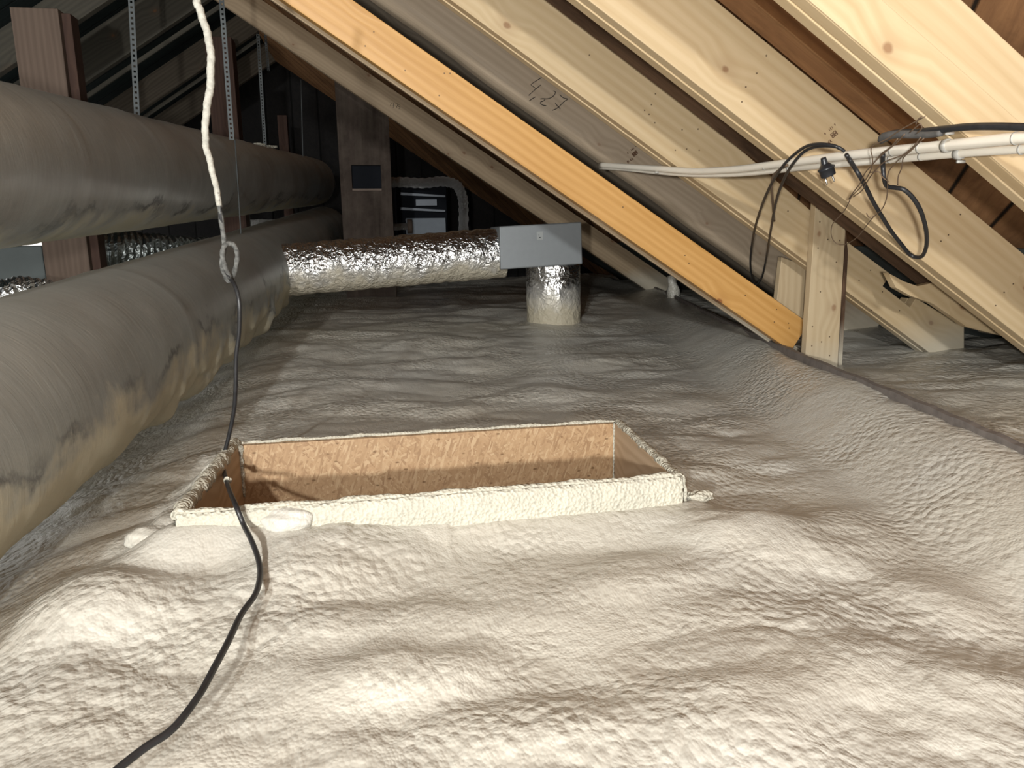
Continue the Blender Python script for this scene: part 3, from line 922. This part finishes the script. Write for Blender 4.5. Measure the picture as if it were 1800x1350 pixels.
# ------------------------------------------------------------------ loose foam lumps
def lump(name, c, sx, sy, sz, label, cat='foam lump', group=None, mat=None, seed=0, rot=0.0, rough=0.18):
    bm = bmesh.new(); bmesh.ops.create_icosphere(bm, subdivisions=4, radius=1)
    rs = np.random.RandomState(seed); a, b, d = rs.uniform(0, 6, 3)
    for v in bm.verts:
        p = v.co
        k = 1 + rough * (0.5 * math.sin(3 * p.x + a) * math.sin(4 * p.y + b) + 0.4 * math.sin(7 * p.z + d + 3 * p.x) * math.sin(6 * p.y + a))
        v.co = Vector((p.x * k * sx, p.y * k * sy, p.z * k * sz))
    me = bpy.data.meshes.new(name); bm.to_mesh(me); bm.free(); me.materials.append(mat or M_foam)
    me.polygons.foreach_set('use_smooth', [True] * len(me.polygons))
    o = bpy.data.objects.new(name, me); C.objects.link(o); o.location = c; o.rotation_euler = (0, 0, rot)
    return setp(o, label, cat, group)


p = at_z(1231, 874, -0.578); p.z = fz(p.x, p.y) + 0.013 * 0.75; lump('foam_chunk', p, 0.030, 0.020, 0.013, 'pale broken foam chunk lying right of the hatch corner', seed=3, rough=0.35, mat=M_crust)
p = at_z(507, 940, -0.578); p.z = fz(p.x, p.y) + 0.014; lump('foam_bulge', p, 0.050, 0.032, 0.028, 'glossy rounded foam bulge against the near side of the hatch', seed=4)
p = at_z(440, 948, -0.590); p.z = fz(p.x, p.y) + 0.018 * 0.35; lump('foam_bulge', p, 0.035, 0.03, 0.018, 'low foam bulge left of the glossy one by the hatch', seed=5)
p = at_z(292, 920, -0.575); p.z = fz(p.x, p.y) - 0.004; lump('foam_bulge', p, 0.030, 0.070, 0.028, 'long foam bulge along the outside of the left hatch edge', seed=6)
p = at_z(270, 960, -0.60); p.z = fz(p.x, p.y) - 0.003; lump('foam_bulge', p, 0.05, 0.035, 0.024, 'soft foam bulge just below the left near hatch corner', seed=7)


# foam covered stub far back
pb = at_y(1184, 528, 5.3); pt = at_y(1180, 484, 5.3)
setp(tube('foam_covered_pipe', smooth_path([pb + Vector((0.0, 0, -0.05)), pb, pb.lerp(pt, .5) + Vector((.005, 0, 0)), pt], 5),
          lambda i, u, a: 0.075 * (1 - 0.62 * min(1, u * 1.1)) * (1 + 0.12 * math.sin(i * 1.3 + 2 * a)), M_foam, seg=16),
     'short foam-covered pipe stub sticking up by the far rafter foot', 'pipe')


# ------------------------------------------------------------------ big ducts
def big_duct(name, x0, z0, dx, dz, r, y0, y1, mat, label, lumps, joints):
    D = Vector((dx, 1, dz)).normalized()
    c0 = Vector((x0 + dx * y0, y0, z0 + dz * y0)); L = (y1 - y0) / D.y
    ux = Vector((0, 0, 1)); ux = (ux - D * ux.dot(D)).normalized(); uy = ux.cross(D)      # ux up, uy = towards... 
    NS, NA = 420, 96
    s = np.linspace(0, L, NS + 1); a = np.linspace(0, 2 * np.pi, NA, endpoint=False)
    S, A = np.meshgrid(s, a, indexing='ij')
    R = np.full_like(S, r)
    R += 0.004 * perlin(S * 1.3, A * 0.9 + 20, 31) + 0.0022 * perlin(S * 5, np.cos(A) * 3 + 9, 32)
    Yw = y0 + S * D.y
    for (yj, wj, hj) in joints:
        R += hj * np.exp(-((Yw - yj) / wj) ** 2)
    # underside thickening of foam with ragged drips; angle pi is straight down
    if lumps:
        und = np.clip((-np.cos(A) - 0.15) / 0.5, 0, 1)
        msk = 0.25 + 0.75 * sst(1.9, 2.7, Yw) * (1 - sst(4.6, 5.0, Yw))
        rag = np.abs(perlin(Yw * 5.0, A * 1.2 + 4, 33)) * 0.05 + np.abs(perlin(Yw * 13, A * 3, 34)) * 0.018
        R += und * msk * rag * 1.15
        # a dribble of foam down the lower right side
        for (yd, ad, wd, hd) in ((2.55, 1.75, 0.022, 0.016), (2.52, 2.15, 0.030, 0.020), (4.0, 1.9, 0.06, 0.016), (4.3, 1.6, 0.05, 0.014)):
            dA = np.minimum(np.abs(A - ad), np.abs(A - (2 * np.pi - ad)) + 9)
            R += hd * np.exp(-((Yw - yd) / wd) ** 2) * np.exp(-(dA / 0.42) ** 2)
    V = np.empty((NS + 1, NA, 3))
    for k in range(3):
        V[..., k] = D[k] * S + (ux[k] * np.cos(A) + uy[k] * np.sin(A)) * R
    V = V.reshape(-1, 3)
    i, j = np.meshgrid(np.arange(NS), np.arange(NA), indexing='ij'); i = i.ravel(); j = j.ravel(); j2 = (j + 1) % NA
    fc = np.stack([i * NA + j, i * NA + j2, (i + 1) * NA + j2, (i + 1) * NA + j], -1).tolist()
    fc.append(list(range(NA))[::-1]); fc.append([NS * NA + k for k in range(NA)])
    # local x = axis
    ex = D; ez = ux; ey = ez.cross(ex)
    mw = Matrix(((ex.x, ey.x, ez.x, c0.x), (ex.y, ey.y, ez.y, c0.y), (ex.z, ey.z, ez.z, c0.z), (0, 0, 0, 1)))
    B = np.array([list(ex), list(ey), list(ez)])
    V = V @ B.T
    o = mesh(name, V.tolist(), fc, mat, smooth=True, mw=mw)
    return setp(o, label, 'duct')


low = big_duct('insulated_duct', -0.9727, -0.511, 0.0544, 0.0735, 0.24, -1.4, 8.2, M_duct_low,
               'lower grey insulated duct with foam overspray along its underside', True, ((2.55, 0.018, 0.0022), (1.2, 0.02, 0.002)))
up = big_duct('insulated_duct', -1.3144, 0.073, 0.0821, 0.0623, 0.24, -1.4, 8.3, M_duct_up,
              'upper grey insulated duct hanging along the left side', False, ((3.3, 0.012, 0.003), (5.2, 0.012, 0.003), (4.3, 0.012, 0.002), (2.6, 0.01, 0.002)))

# debris on the upper duct
p = at_y(455, 256, 6.2); lump('foam_crumb', p, 0.045, 0.03, 0.022, 'white foam crumb lying on top of the upper duct', cat='foam crumb', seed=12, rough=0.5, mat=M_crust)
p = at_y(474, 258, 6.5); lump('foam_crumb', p, 0.05, 0.03, 0.012, 'small flat foam crumb right of the other on the upper duct', cat='foam crumb', seed=13, rough=0.5, mat=M_crust)

# ------------------------------------------------------------------ foil branch duct, box and vertical pipe
YF = 4.55
c_l = (at_y(500, 475, YF) + Vector((0, 0, 0))); c_r = at_y(884, 444, YF + 0.02)
rf = 0.150
path = [c_l.lerp(c_r, i / 120) for i in range(121)]


def foil_r(i, u, a):
    k = rf * (1 + 0.020 * math.sin(i * 0.31 + 2 * a) * math.sin(i * 0.12) + 0.012 * math.sin(i * 0.9 + 5 * a))
    k += 0.004 * float(abs(perlin(np.array([u * 14.0]), np.array([math.cos(a) * 2 + 8.0]), 41)[0]))
    if u > 0.985: k *= 1.03
    return k


setp(tube('foil_duct', path, foil_r, M_foil, seg=64), 'crinkled silver foil branch duct between the big lower duct and the metal box', 'duct')

bx = empty('metal_box', at_y(950, 470, YF))
setp(bx, 'grey sheet metal box elbow at the end of the foil duct', 'junction box')
A0 = at_y(880, 474, YF - 0.16); B0 = at_y(1024, 464, YF - 0.16)
P = [A0, B0, at_y(1022, 390, YF - 0.16), at_y(878, 398, YF - 0.16)]
ex = (P[1] - P[0]).normalized(); ez = Vector((-ex.z, 0, ex.x)).normalized(); ex = Vector((ez.z, 0, -ez.x))
pl = [((q - P[0]).dot(ex), (q - P[0]).dot(ez)) for q in P]
prism('box_body', pl, 0.36, M_boxm, P[0], ex, ez, bx, bevel=0.006)
# front cover with a slightly raised lip and a sticker
ins = 0.006
pl2 = [(pl[0][0] + ins, pl[0][1] + ins), (pl[1][0] - ins, pl[1][1] + ins), (pl[2][0] - ins, pl[2][1] - ins), (pl[3][0] + ins, pl[3][1] - ins)]
fcov = prism('front_cover', pl2, 0.004, M_boxm, P[0] + Vector((0, -0.003, 0)), ex, ez, bx, bevel=0.001)
sp_ = at_y(944, 410, YF - 0.164); st_ = prism('sticker', [(0, 0), (0.036, 0), (0.036, 0.048), (0, 0.048)], 0.001, M_sticker, sp_ + Vector((0, 0, -0.04)), ex, ez, fcov, bevel=0)
mesh('sticker_mark', [(0.012, -0.0008, 0.012), (0.022, -0.0008, 0.012), (0.022, -0.0008, 0.017), (0.012, -0.0008, 0.017), (0.010, -0.0008, 0.024), (0.013, -0.0008, 0.024), (0.013, -0.0008, 0.036), (0.010, -0.0008, 0.036)], [[0, 1, 2, 3], [4, 5, 6, 7]], M_plug, fcov, mw=Matrix.Translation(sp_ + Vector((0, 0, -0.04))))
# collar ring where the foil duct enters
pt_ = at_y(973, 466, YF + 0.0); pbm = at_y(975, 562, YF + 0.0)
pp = smooth_path([Vector((pbm.x, YF + 0.02, pbm.z - 0.06)), Vector((pbm.x, YF + 0.02, pbm.z)), Vector((pt_.x, YF + 0.02, pt_.z + 0.01))], 20)
setp(tube('foil_pipe', pp, lambda i, u, a: 0.170 * (1 + 0.006 * math.sin(i * 0.8 + 3 * a)) + 0.16 * max(0, 0.42 - u) ** 2.0, M_foilpipe, seg=56),
     'vertical foil-wrapped pipe under the metal box, its foot coated in foam', 'pipe')

# ------------------------------------------------------------------ chimney with soot door recess
YC = 6.7
q0, q1 = at_y(597, 300, YC), at_y(687, 300, YC)
chim = empty('chimney', (q0.x, YC, -0.6)); setp(chim, 'stained brown chimney stack behind the foil duct with a dark recess', 'chimney')
d0, d1 = at_y(617, 290, YC), at_y(671, 333, YC)
for (xa, xb, za, zb) in ((q0.x, d0.x, -0.62, 1.30), (d1.x, q1.x, -0.62, 1.20), (d0.x, d1.x, d0.z, 1.25), (d0.x, d1.x, -0.62, d1.z)):
    box('chimney_wall', (xa, YC, za), (xb, YC + 0.4, zb), M_chim, chim, bevel=0)
sdoor = box('soot_door', (d0.x, YC + 0.05, d1.z), (d1.x, YC + 0.07, d0.z), M_unit, chim); sdoor['label'] = 'dark sunken panel'
box_sill = box('door_sill', (d0.x, YC - 0.02, d1.z - 0.012), (d1.x, YC + 0.05, d1.z + 0.006), M_collar, None); box_sill['label'] = 'pale ledge under the recess'; attach(box_sill, sdoor)

# ------------------------------------------------------------------ posts
def post(px0, px1, y_ref, Y, depth, zt, mat, label, side=None):
    a = at_y(px0, y_ref, Y); b = at_y(px1, y_ref, Y)
    o = prism('post', [(0, 0), (zt + 0.66, 0), (zt + 0.66, b.x - a.x), (0, b.x - a.x)], depth, mat, Vector((b.x, Y, -0.66)), Vector((0, 0, 1)), Vector((-1, 0, 0)), bevel=0.004)
    return setp(o, label, 'post')


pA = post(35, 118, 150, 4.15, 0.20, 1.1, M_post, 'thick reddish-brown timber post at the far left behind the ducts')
a = at_y(118, 150, 4.17); b = at_y(136, 150, 4.17)  # the thick post's own side face, built as a separate darker strip
setp(prism('upright_strip', [(0, 0), (1.75, 0), (1.75, b.x - a.x), (0, b.x - a.x)], 0.10, M_postred, Vector((b.x, 4.19, -0.66)), Vector((0, 0, 1)), Vector((-1, 0, 0)), bevel=0.003), 'narrow darker strip drawn as the right side face of the thick post', 'upright_strip')
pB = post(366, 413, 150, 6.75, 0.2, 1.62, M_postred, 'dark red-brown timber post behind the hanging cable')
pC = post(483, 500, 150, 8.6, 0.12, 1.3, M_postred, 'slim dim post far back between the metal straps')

# ------------------------------------------------------------------ rafters on the left slope
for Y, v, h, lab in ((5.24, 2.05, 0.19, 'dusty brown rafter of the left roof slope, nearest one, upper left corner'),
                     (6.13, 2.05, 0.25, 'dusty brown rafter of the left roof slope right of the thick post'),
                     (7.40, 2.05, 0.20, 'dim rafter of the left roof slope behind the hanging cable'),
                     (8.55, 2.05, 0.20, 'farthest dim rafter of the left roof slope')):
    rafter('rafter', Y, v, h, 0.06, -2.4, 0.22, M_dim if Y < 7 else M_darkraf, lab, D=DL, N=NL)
rafter('lath', 6.32, 2.02, 0.03, 0.02, -2.4, 0.2, M_dim, 'thin pale lath under the left rafter beside the thick post', cat='lath', D=DL, N=NL)
rafter('lath', 7.55, 2.02, 0.03, 0.02, -2.4, 0.2, M_dim, 'thin pale lath under the dim left rafter', cat='lath', D=DL, N=NL)
# purlin rods on the dark boards

# ------------------------------------------------------------------ perforated straps
def strap(px0, py0, px1, py1, Y, wdt, label):
    a = at_y(px0, py0, Y); b = at_y(px1, py1, Y)
    if a.z < b.z: a, b = b, a
    d = (a - b); L = d.length; n = max(6, int(L / (wdt * 0.9))); ex = d.normalized(); ez = Vector((-ex.z, 0, ex.x)).normalized()
    # ladder of small cells leaves real holes
    V = []; Fc = []
    cell = L / n
    for i in range(n):
        z0 = i * cell
        ox = [0, wdt / 2, wdt]; hole = wdt * 0.2
        c = (z0 + cell / 2, wdt / 2)
        outer = [(z0, 0), (z0 + cell, 0), (z0 + cell, wdt), (z0, wdt)]
        inner = [(c[0] - hole, c[1] - hole), (c[0] + hole, c[1] - hole), (c[0] + hole, c[1] + hole), (c[0] - hole, c[1] + hole)]
        b0 = len(V)
        V += [(x, 0, y) for x, y in outer] + [(x, 0, y) for x, y in inner]
        for k in range(4):
            k2 = (k + 1) % 4; Fc.append([b0 + k, b0 + k2, b0 + 4 + k2, b0 + 4 + k])
    ey = ez.cross(ex)
    mw = Matrix(((ex.x, ey.x, ez.x, b.x), (ex.y, ey.y, ez.y, b.y), (ex.z, ey.z, ez.z, b.z), (0, 0, 0, 1)))
    o = mesh('perforated_strap', V, Fc, M_steel, mw=mw)
    s = o.modifiers.new('thick', 'SOLIDIFY'); s.thickness = 0.0015
    return setp(o, label, 'metal strap')


strap(391, -40, 412, 246, 4.4, 0.026, 'perforated metal strap just right of the hanging cable')
strap(234, -30, 246, 204, 4.6, 0.030, 'dull perforated metal strap left of the hanging cable, above the upper duct')
strap(456, 60, 469, 262, 6.3, 0.024, 'perforated metal strap hanging right of the red-brown post')
strap(468, 55, 474, 125, 7.0, 0.020, 'short dim metal strap beside the hanging ones')
setp(tube('hanging_wire', [at_y(413, 246, 4.38), at_y(419, 340, 4.3), at_y(426, 452, 4.15)], 0.0035, M_steel, seg=6), 'thin steel wire hanging in front of both ducts below the strap', 'wire')
setp(tube('hanging_wire', [at_y(529, 140, 7.2), at_y(531, 220, 7.2), at_y(533, 290, 7.2)], 0.004, M_steel, seg=6), 'thin dim wire left of the chimney', 'wire')
setp(tube('dust_string', smooth_path([at_y(420, 452, 4.12), at_y(430, 458, 4.1), at_y(436, 462, 4.1), at_y(441, 468, 4.08)], 4), lambda i, u, a: 0.006 * (1 + 0.5 * math.sin(i * 2)), M_wire, seg=6), 'short dusty dark string end on the lower duct', 'string')

# ------------------------------------------------------------------ background on the far left between the ducts
yb = 4.55
a = at_y(-60, 500, yb); b = at_y(73, 432, yb)
setp(box('metal_cabinet', (a.x, yb, a.z - 0.1), (b.x, yb + 0.5, b.z), M_dullfoil, bevel=0.006), 'dull grey-green metal cabinet seen between the two big ducts at the left edge', 'cabinet')
def flex(name, pts, r, mat, label, ribs=0.04, seg=28, n=14):
    P = smooth_path(pts, n)
    return setp(tube(name, P, lambda i, u, a: r * (1 + ribs * math.sin(i * 1.6) + 0.03 * math.sin(3 * a + i * 0.4)), mat, seg=seg), label, 'duct')


flex('foil_duct', [at_y(150, 440, 5.0), at_y(220, 442, 5.05), at_y(300, 448, 5.2), at_y(380, 452, 5.4)], 0.125, M_foildark, 'dark crinkled foil duct between the two big ducts, right of the thick post', n=30)
flex('foil_duct', [at_y(-80, 530, 3.6), at_y(0, 526, 3.6), at_y(50, 520, 3.65), at_y(100, 530, 3.7)], 0.085, M_foil, 'bit of silver foil duct at the left edge above the lower duct', n=20)
flex('foil_duct', [at_y(436, 392, 7.4), at_y(460, 391, 7.4), at_y(500, 392, 7.5)], 0.030, M_flex, 'thin bright foil duct glimpsed behind the big ducts', n=20)
a = at_y(425, 375, 7.2); b = at_y(439, 410, 7.2)
setp(box('upright_strip', (a.x, 7.2, b.z - 0.1), (b.x, 7.3, a.z + 0.1), M_dullfoil), 'dull grey upright strip between the big ducts right of the red-brown post', 'strip')

# ------------------------------------------------------------------ ventilation unit far back
YV = 8.2
vu = empty('ventilation_unit', at_y(742, 405, YV)); setp(vu, 'dark blue ventilation unit with pale rails at the back of the attic', 'ventilation unit')


def vbox(name, x0, y0, x1, y1, dy, t, mat):
    a = at_y(x0, y1, YV + dy); b = at_y(x1, y0, YV + dy)
    return box(name, (a.x, YV + dy, a.z), (b.x, YV + dy + t, b.z), mat, vu, bevel=0.003)


vbox('casing', 700, 322, 784, 430, 0.1, 0.5, M_unit)
for k, (ya, yb2) in enumerate(((338, 344), (364, 370))):
    a = at_y(704, ya, YV); b = at_y(783, ya + 5, YV)
    exr = (b - a).normalized(); ezr = Vector((-exr.z, 0, exr.x))
    prism('rail', [(0, 0), ((b - a).length, 0), ((b - a).length, -0.022), (0, -0.030)][::-1], 0.10, M_rail, a, exr, ezr, vu, bevel=0.002)['label'] = 'pale steel rail'
vbox('control_box', 731, 350, 768, 362, 0.02, 0.08, M_rail)
vbox('lower_panel', 715, 383, 783, 425, 0.0, 0.10, M_panelblue)['label'] = 'pale blue front panel'
a = at_y(716, 398, YV - 0.05); tube('collar', [a + Vector((0.0, 0, 0)), a + Vector((0.05, 0, 0))], 0.075, M_collar, vu, 20)
b = at_y(693, 399, YV - 0.05); tube('spigot', [b, a], 0.035, M_flex, vu, 20)
flex('flexible_duct', [at_y(670, 322, YV - .1), at_y(700, 320, YV - .1), at_y(740, 322, YV - .1), at_y(778, 319, YV - .1), at_y(800, 324, YV - .1), at_y(811, 340, YV - .1), at_y(815, 370, YV - .1), at_y(814, 425, YV - .1)],
     0.052, M_flex, 'bright foil hose bending down beside the ventilation unit', ribs=0.08, n=12)

# ------------------------------------------------------------------ hanging cable
cab_up = [(352, -330, 1.70), (340, -150, 1.71), (343, -60, 1.72), (346, 0, 1.72), (351, 17, 1.72), (361, 47, 1.72), (368, 75, 1.72), (371, 111, 1.72), (369, 156, 1.73), (363, 194, 1.73), (361, 228, 1.73), (362, 256, 1.74), (369, 283, 1.74), (379, 325, 1.75),
          (386, 362, 1.75)]
cab = [(386, 362, 1.75), (390, 395, 1.76), (394, 425, 1.77), (393, 445, 1.78), (390, 465, 1.79), (395, 482, 1.80), (402, 494, 1.81), (410, 485, 1.80), (416, 462, 1.78), (417, 445, 1.775), (411, 431, 1.77), (402, 428, 1.765), (394, 433, 1.76),
       (391, 448, 1.76), (396, 470, 1.77), (404, 488, 1.785), (412, 500, 1.80), (419, 522, 1.81), (421, 545, 1.81), (420, 586, 1.82), (415, 628, 1.83), (414, 683, 1.84), (412, 715, 1.85), (406, 750, 1.86), (399, 780, 1.865), (393, 803, 1.86),
       (394, 828, 1.78), (402, 858, 1.62), (414, 887, 1.44)]
P1 = [at_y(*q) for q in cab_up]; P2 = [at_y(*q) for q in cab]
P2 += [at_z(x, y, z) for x, y, z in ((428, 922, -.535), (442, 950, -.545), (454, 983, -.560), (457, 1011, -.568), (449, 1044, -.570), (424, 1080, -.572), (400, 1130, -.572), (377, 1173, -.572), (353, 1217, -.575), (320, 1263, -.578), (293, 1290, -.58), (257, 1313, -.58), (213, 1347, -.58), (170, 1385, -.58))]
cable = setp(empty('hanging_cable', P2[-1]), 'black electric cable hanging from the roof with a loop, snaking over the hatch and foam', 'cable')
c_ = tube('cable', smooth_path(P1 + P2[1:], 6), 0.0050, M_black, cable, 10)
M_speck = plain('dusty_cable_coat', (0.17, 0.17, 0.16), 0.8, var=0.8, scale=90, bump=0.3)


def crad(i, u, a): return 0.0078 * (1 + 0.10 * math.sin(i * 0.6 + a) + 0.08 * math.sin(i * 1.7 + 2 * a)) * (1.0 - 0.22 * max(0, u - 0.6) / 0.4)


M_cabfoam = plain('greyish_foam_crust', (0.46, 0.445, 0.39), 0.75, var=0.35, scale=120, bump=0.5)
fc_ = tube('foam_coating', smooth_path(P1, 8), crad, M_cabfoam, cable, 12)
fc_['label'] = 'cream foam crust around the upper cable'
tube('dust_coating', smooth_path(P2[:16], 6), lambda i, u, a: 0.0055 * (1 + 0.10 * math.sin(i * 1.1 + 2 * a)), M_speck, cable, 10)['label'] = 'grey dusty loop of the cable'
# blobs of foam where it touches the hatch edge
for k, (x, y, Y) in enumerate(((390, 812, 1.845), (396, 803, 1.85), (400, 845, 1.69))):
    l_ = lump('foam_blob', at_y(x, y, Y), 0.008, 0.006, 0.009, '', seed=20 + k, rough=0.4, mat=M_crust)
    del l_['category']; attach(l_, cable)

# ------------------------------------------------------------------ conduits and cables on the right
def vp(L, v): return [at_v(x, y, v) for x, y in L]


con1 = vp([(2150, 200), (1950, 222), (1830, 239), (1785, 243), (1700, 252), (1600, 262), (1500, 272), (1420, 282), (1350, 291), (1290, 298), (1220, 301), (1160, 297), (1100, 293), (1055, 290)], 0.782)
con2 = vp([(2150, 236), (1950, 250), (1830, 260), (1790, 262), (1700, 268), (1600, 277), (1500, 286), (1420, 293), (1350, 301), (1290, 306), (1220, 307), (1160, 303), (1100, 297), (1055, 294)], 0.778)
k1 = setp(empty('conduit', con1[0]), 'upper thick cream conduit running across the undersides of the rafters', 'conduit')
tube('pipe', smooth_path(con1, 6), lambda i, u, a: 0.0112, M_white, k1, 16)
k2 = setp(empty('conduit', con2[0]), 'lower cream conduit right under the thicker one below the rafters', 'conduit')
tube('pipe', smooth_path(con2, 6), 0.0088, M_white, k2, 16)


def ring(px, py, v, r, wdt, parent, nxt, mat=M_clip, name='clip'):
    a, b = at_v(px, py, v), at_v(nxt[0], nxt[1], v)
    d = (b - a).normalized() * wdt
    tube(name, [a - d, a, a + d], r, mat, parent, 16)


ring(1786, 243, 0.782, 0.0125, 0.0015, k1, (1700, 252), M_clip, 'coupling_ring'); ring(1796, 262, 0.778, 0.0105, 0.0015, k2, (1700, 268), M_clip, 'coupling_ring')
ring(1664, 256, 0.782, 0.0135, 0.006, k1, (1600, 262)); ring(1686, 270, 0.778, 0.0120, 0.007, k2, (1600, 277))
for px, py in ((1618, 260), (1570, 265), (1384, 287), (1346, 292)):
    ring(px, py, 0.782, 0.0118, 0.0025, k1, (px - 20, py + 2.3), M_clip, 'cable_tie')
for px, py in ((1620, 275), (1566, 280), (1388, 296)):
    ring(px, py, 0.778, 0.0094, 0.0025, k2, (px - 20, py + 2), M_clip, 'cable_tie')
# clip tabs
for (x, y, v, par) in ((1668, 234, 0.775, k1), (1688, 284, 0.770, k2), (1155, 303, 0.77, k2)):
    p = at_v(x, y, v); tube('clip_tab', [p - Vector((0.008, 0, 0.0)), p + Vector((0.010, 0.0, 0.0))], 0.0035, M_clip, par, 6)

setp(tube('thick_cable', smooth_path(vp([(1555, 243), (1570, 236), (1605, 233), (1650, 228), (1700, 223), (1750, 222), (1830, 223), (1960, 215), (2150, 195)], 0.755), 6), lambda i, u, a: 0.0085 if u < 0.25 else 0.0068, M_black, seg=12),
     'thick black cable lying on top of the conduits at the right edge', 'cable')
tape = setp(tube('taped_cable_end', smooth_path(vp([(1549, 247), (1556, 240), (1580, 236), (1620, 237), (1655, 234)], 0.748), 6), lambda i, u, a: 0.0100 * (1 - 0.35 * u) * (0.75 + 0.25 * min(1, i / 3)), plain('grey_dusty_tape', (0.10, 0.095, 0.09), 0.7, var=0.5, scale=50), seg=12),
            'dusty grey taped cable end lying on the conduits', 'cable end')

pc = setp(empty('power_cord', at_v(1455, 300, 0.75)), 'black cord looped over the conduits with a two-pin plug', 'cord')
loopA = vp([(1478, 262), (1465, 256), (1440, 253), (1418, 257), (1398, 270)], 0.752) + vp([(1376, 292), (1355, 325), (1338, 365), (1325, 410), (1319, 455), (1321, 485), (1328, 500), (1338, 490), (1346, 460), (1354, 410), (1364, 355), (1378, 315), (1396, 285)], 0.735) + vp([(1416, 265), (1440, 257), (1470, 258), (1485, 266)], 0.752)
tube('cord', smooth_path(loopA, 6), 0.0040, M_black, pc, 8)
tube('cord', smooth_path(vp([(1384, 290), (1368, 300), (1358, 312)], 0.755) + vp([(1357, 335), (1359, 365), (1361, 388)], 0.745), 6), 0.0034, M_wire, pc, 8)['label'] = 'frayed brown cord end'
# plug: cable neck, round body, flange, two pins
YPL = at_v(1452, 290, 0.745).y; n0 = at_y(1447, 277, YPL); n1 = at_y(1451, 292, YPL); n2 = at_y(1456, 306, YPL); n3 = at_y(1459, 318, YPL)
ax = (n3 - n1).normalized()
tube('plug_neck', smooth_path([n0, n1, n1.lerp(n2, .4)], 4), lambda i, u, a: 0.0062 + 0.006 * u, M_plug, pc, 12)


def prof_tube(name, p, d, prof_, mat, parent, seg=20):
    path = [p + d * s for s, r in prof_]; rr = [r for s, r in prof_]
    return tube(name, path, lambda i, u, a: rr[i], mat, parent, seg)


PB = prof_tube('plug_body', n1, ax, [(-0.006, 0.010), (0.002, 0.0165), (0.004, 0.0205), (0.008, 0.0205), (0.0085, 0.0185), (0.024, 0.0180), (0.026, 0.0170)], M_plug, pc)
side = (ax.cross(Vector(M[2]))).normalized()
for sg in (-1, 1):
    q = n1 + ax * 0.026 + side * (0.0095 * sg)
    prof_tube('plug_pin', q, ax, [(-0.002, 0.0025), (0.017, 0.0025), (0.0185, 0.0014)], M_pin, PB, 10)

loopB = vp([(1488, 272), (1495, 283)], 0.765) + vp([(1508, 304), (1520, 325), (1535, 355), (1550, 380), (1567, 407), (1585, 430), (1598, 446), (1610, 452), (1622, 449), (1629, 428), (1627, 400), (1618, 370), (1604, 347), (1588, 333), (1573, 330), (1559, 327), (1554, 312)], 0.74) + vp([(1552, 290), (1552, 272)], 0.76)
setp(tube('cable_loop', smooth_path(loopB, 6), 0.0052, M_black, seg=10), 'black cable loop hanging in front of the stamped rafter right of the plug', 'cable')

wb = setp(empty('wire_bundle', at_v(1560, 250, 0.74)), 'tangle of thin brown wires draped over the conduits', 'wires')
WL = [[(1626, 205), (1605, 216), (1580, 230), (1562, 243), (1547, 250), (1534, 256), (1531, 265), (1534, 280), (1532, 295), (1524, 312), (1512, 330), (1497, 345), (1492, 356), (1483, 372), (1468, 388), (1462, 398), (1461, 412), (1466, 424), (1476, 430), (1490, 428), (1508, 416), (1522, 398), (1534, 383), (1550, 368), (1558, 350), (1560, 330), (1561, 305), (1571, 290), (1588, 273), (1605, 258), (1618, 242)],
      [(1590, 236), (1575, 252), (1560, 264), (1546, 276), (1533, 290), (1520, 305), (1512, 322), (1500, 338), (1492, 350)],
      [(1624, 243), (1610, 256), (1596, 268), (1575, 277), (1556, 284), (1540, 298), (1527, 315), (1515, 335), (1500, 346)],
      [(1605, 262), (1593, 272), (1587, 280), (1585, 295), (1579, 310), (1578, 325)],
      [(1578, 244), (1566, 258), (1552, 268), (1545, 276)],
      [(1600, 232), (1612, 222), (1618, 218), (1620, 226), (1612, 234)],
      [(1610, 219), (1613, 211), (1620, 205)],
      [(1523, 375), (1527, 382), (1533, 384), (1535, 380)],
      [(1530, 303), (1545, 302), (1552, 312), (1563, 320)]]
for L in WL:
    tube('wire', smooth_path(vp(L, 0.728), 5), 0.0013, M_wire, wb, 6)

# ------------------------------------------------------------------ groups of look-alikes
for o in C.objects:
    if o.parent is not None: continue
    b = o.name.split('.')[0]
    if b == 'rafter': o['group'] = 'rafters of the left roof slope' if 'left roof slope' in o['label'] else 'rafters of the right roof slope'
    elif b == 'perforated_strap': o['group'] = 'perforated straps hanging from the roof'
    elif b == 'foam_bulge': o['group'] = 'foam bulges around the hatch'
    elif b == 'old_beam': o['group'] = 'old timbers between the new rafters'
    elif b == 'insulated_duct': o['group'] = 'big insulated ducts along the left side'
    elif b == 'conduit': o['group'] = 'cream conduits below the rafters'
    elif b == 'post': o['group'] = 'old timber posts'
    elif b == 'foam_crumb': o['group'] = 'foam crumbs on the upper duct'
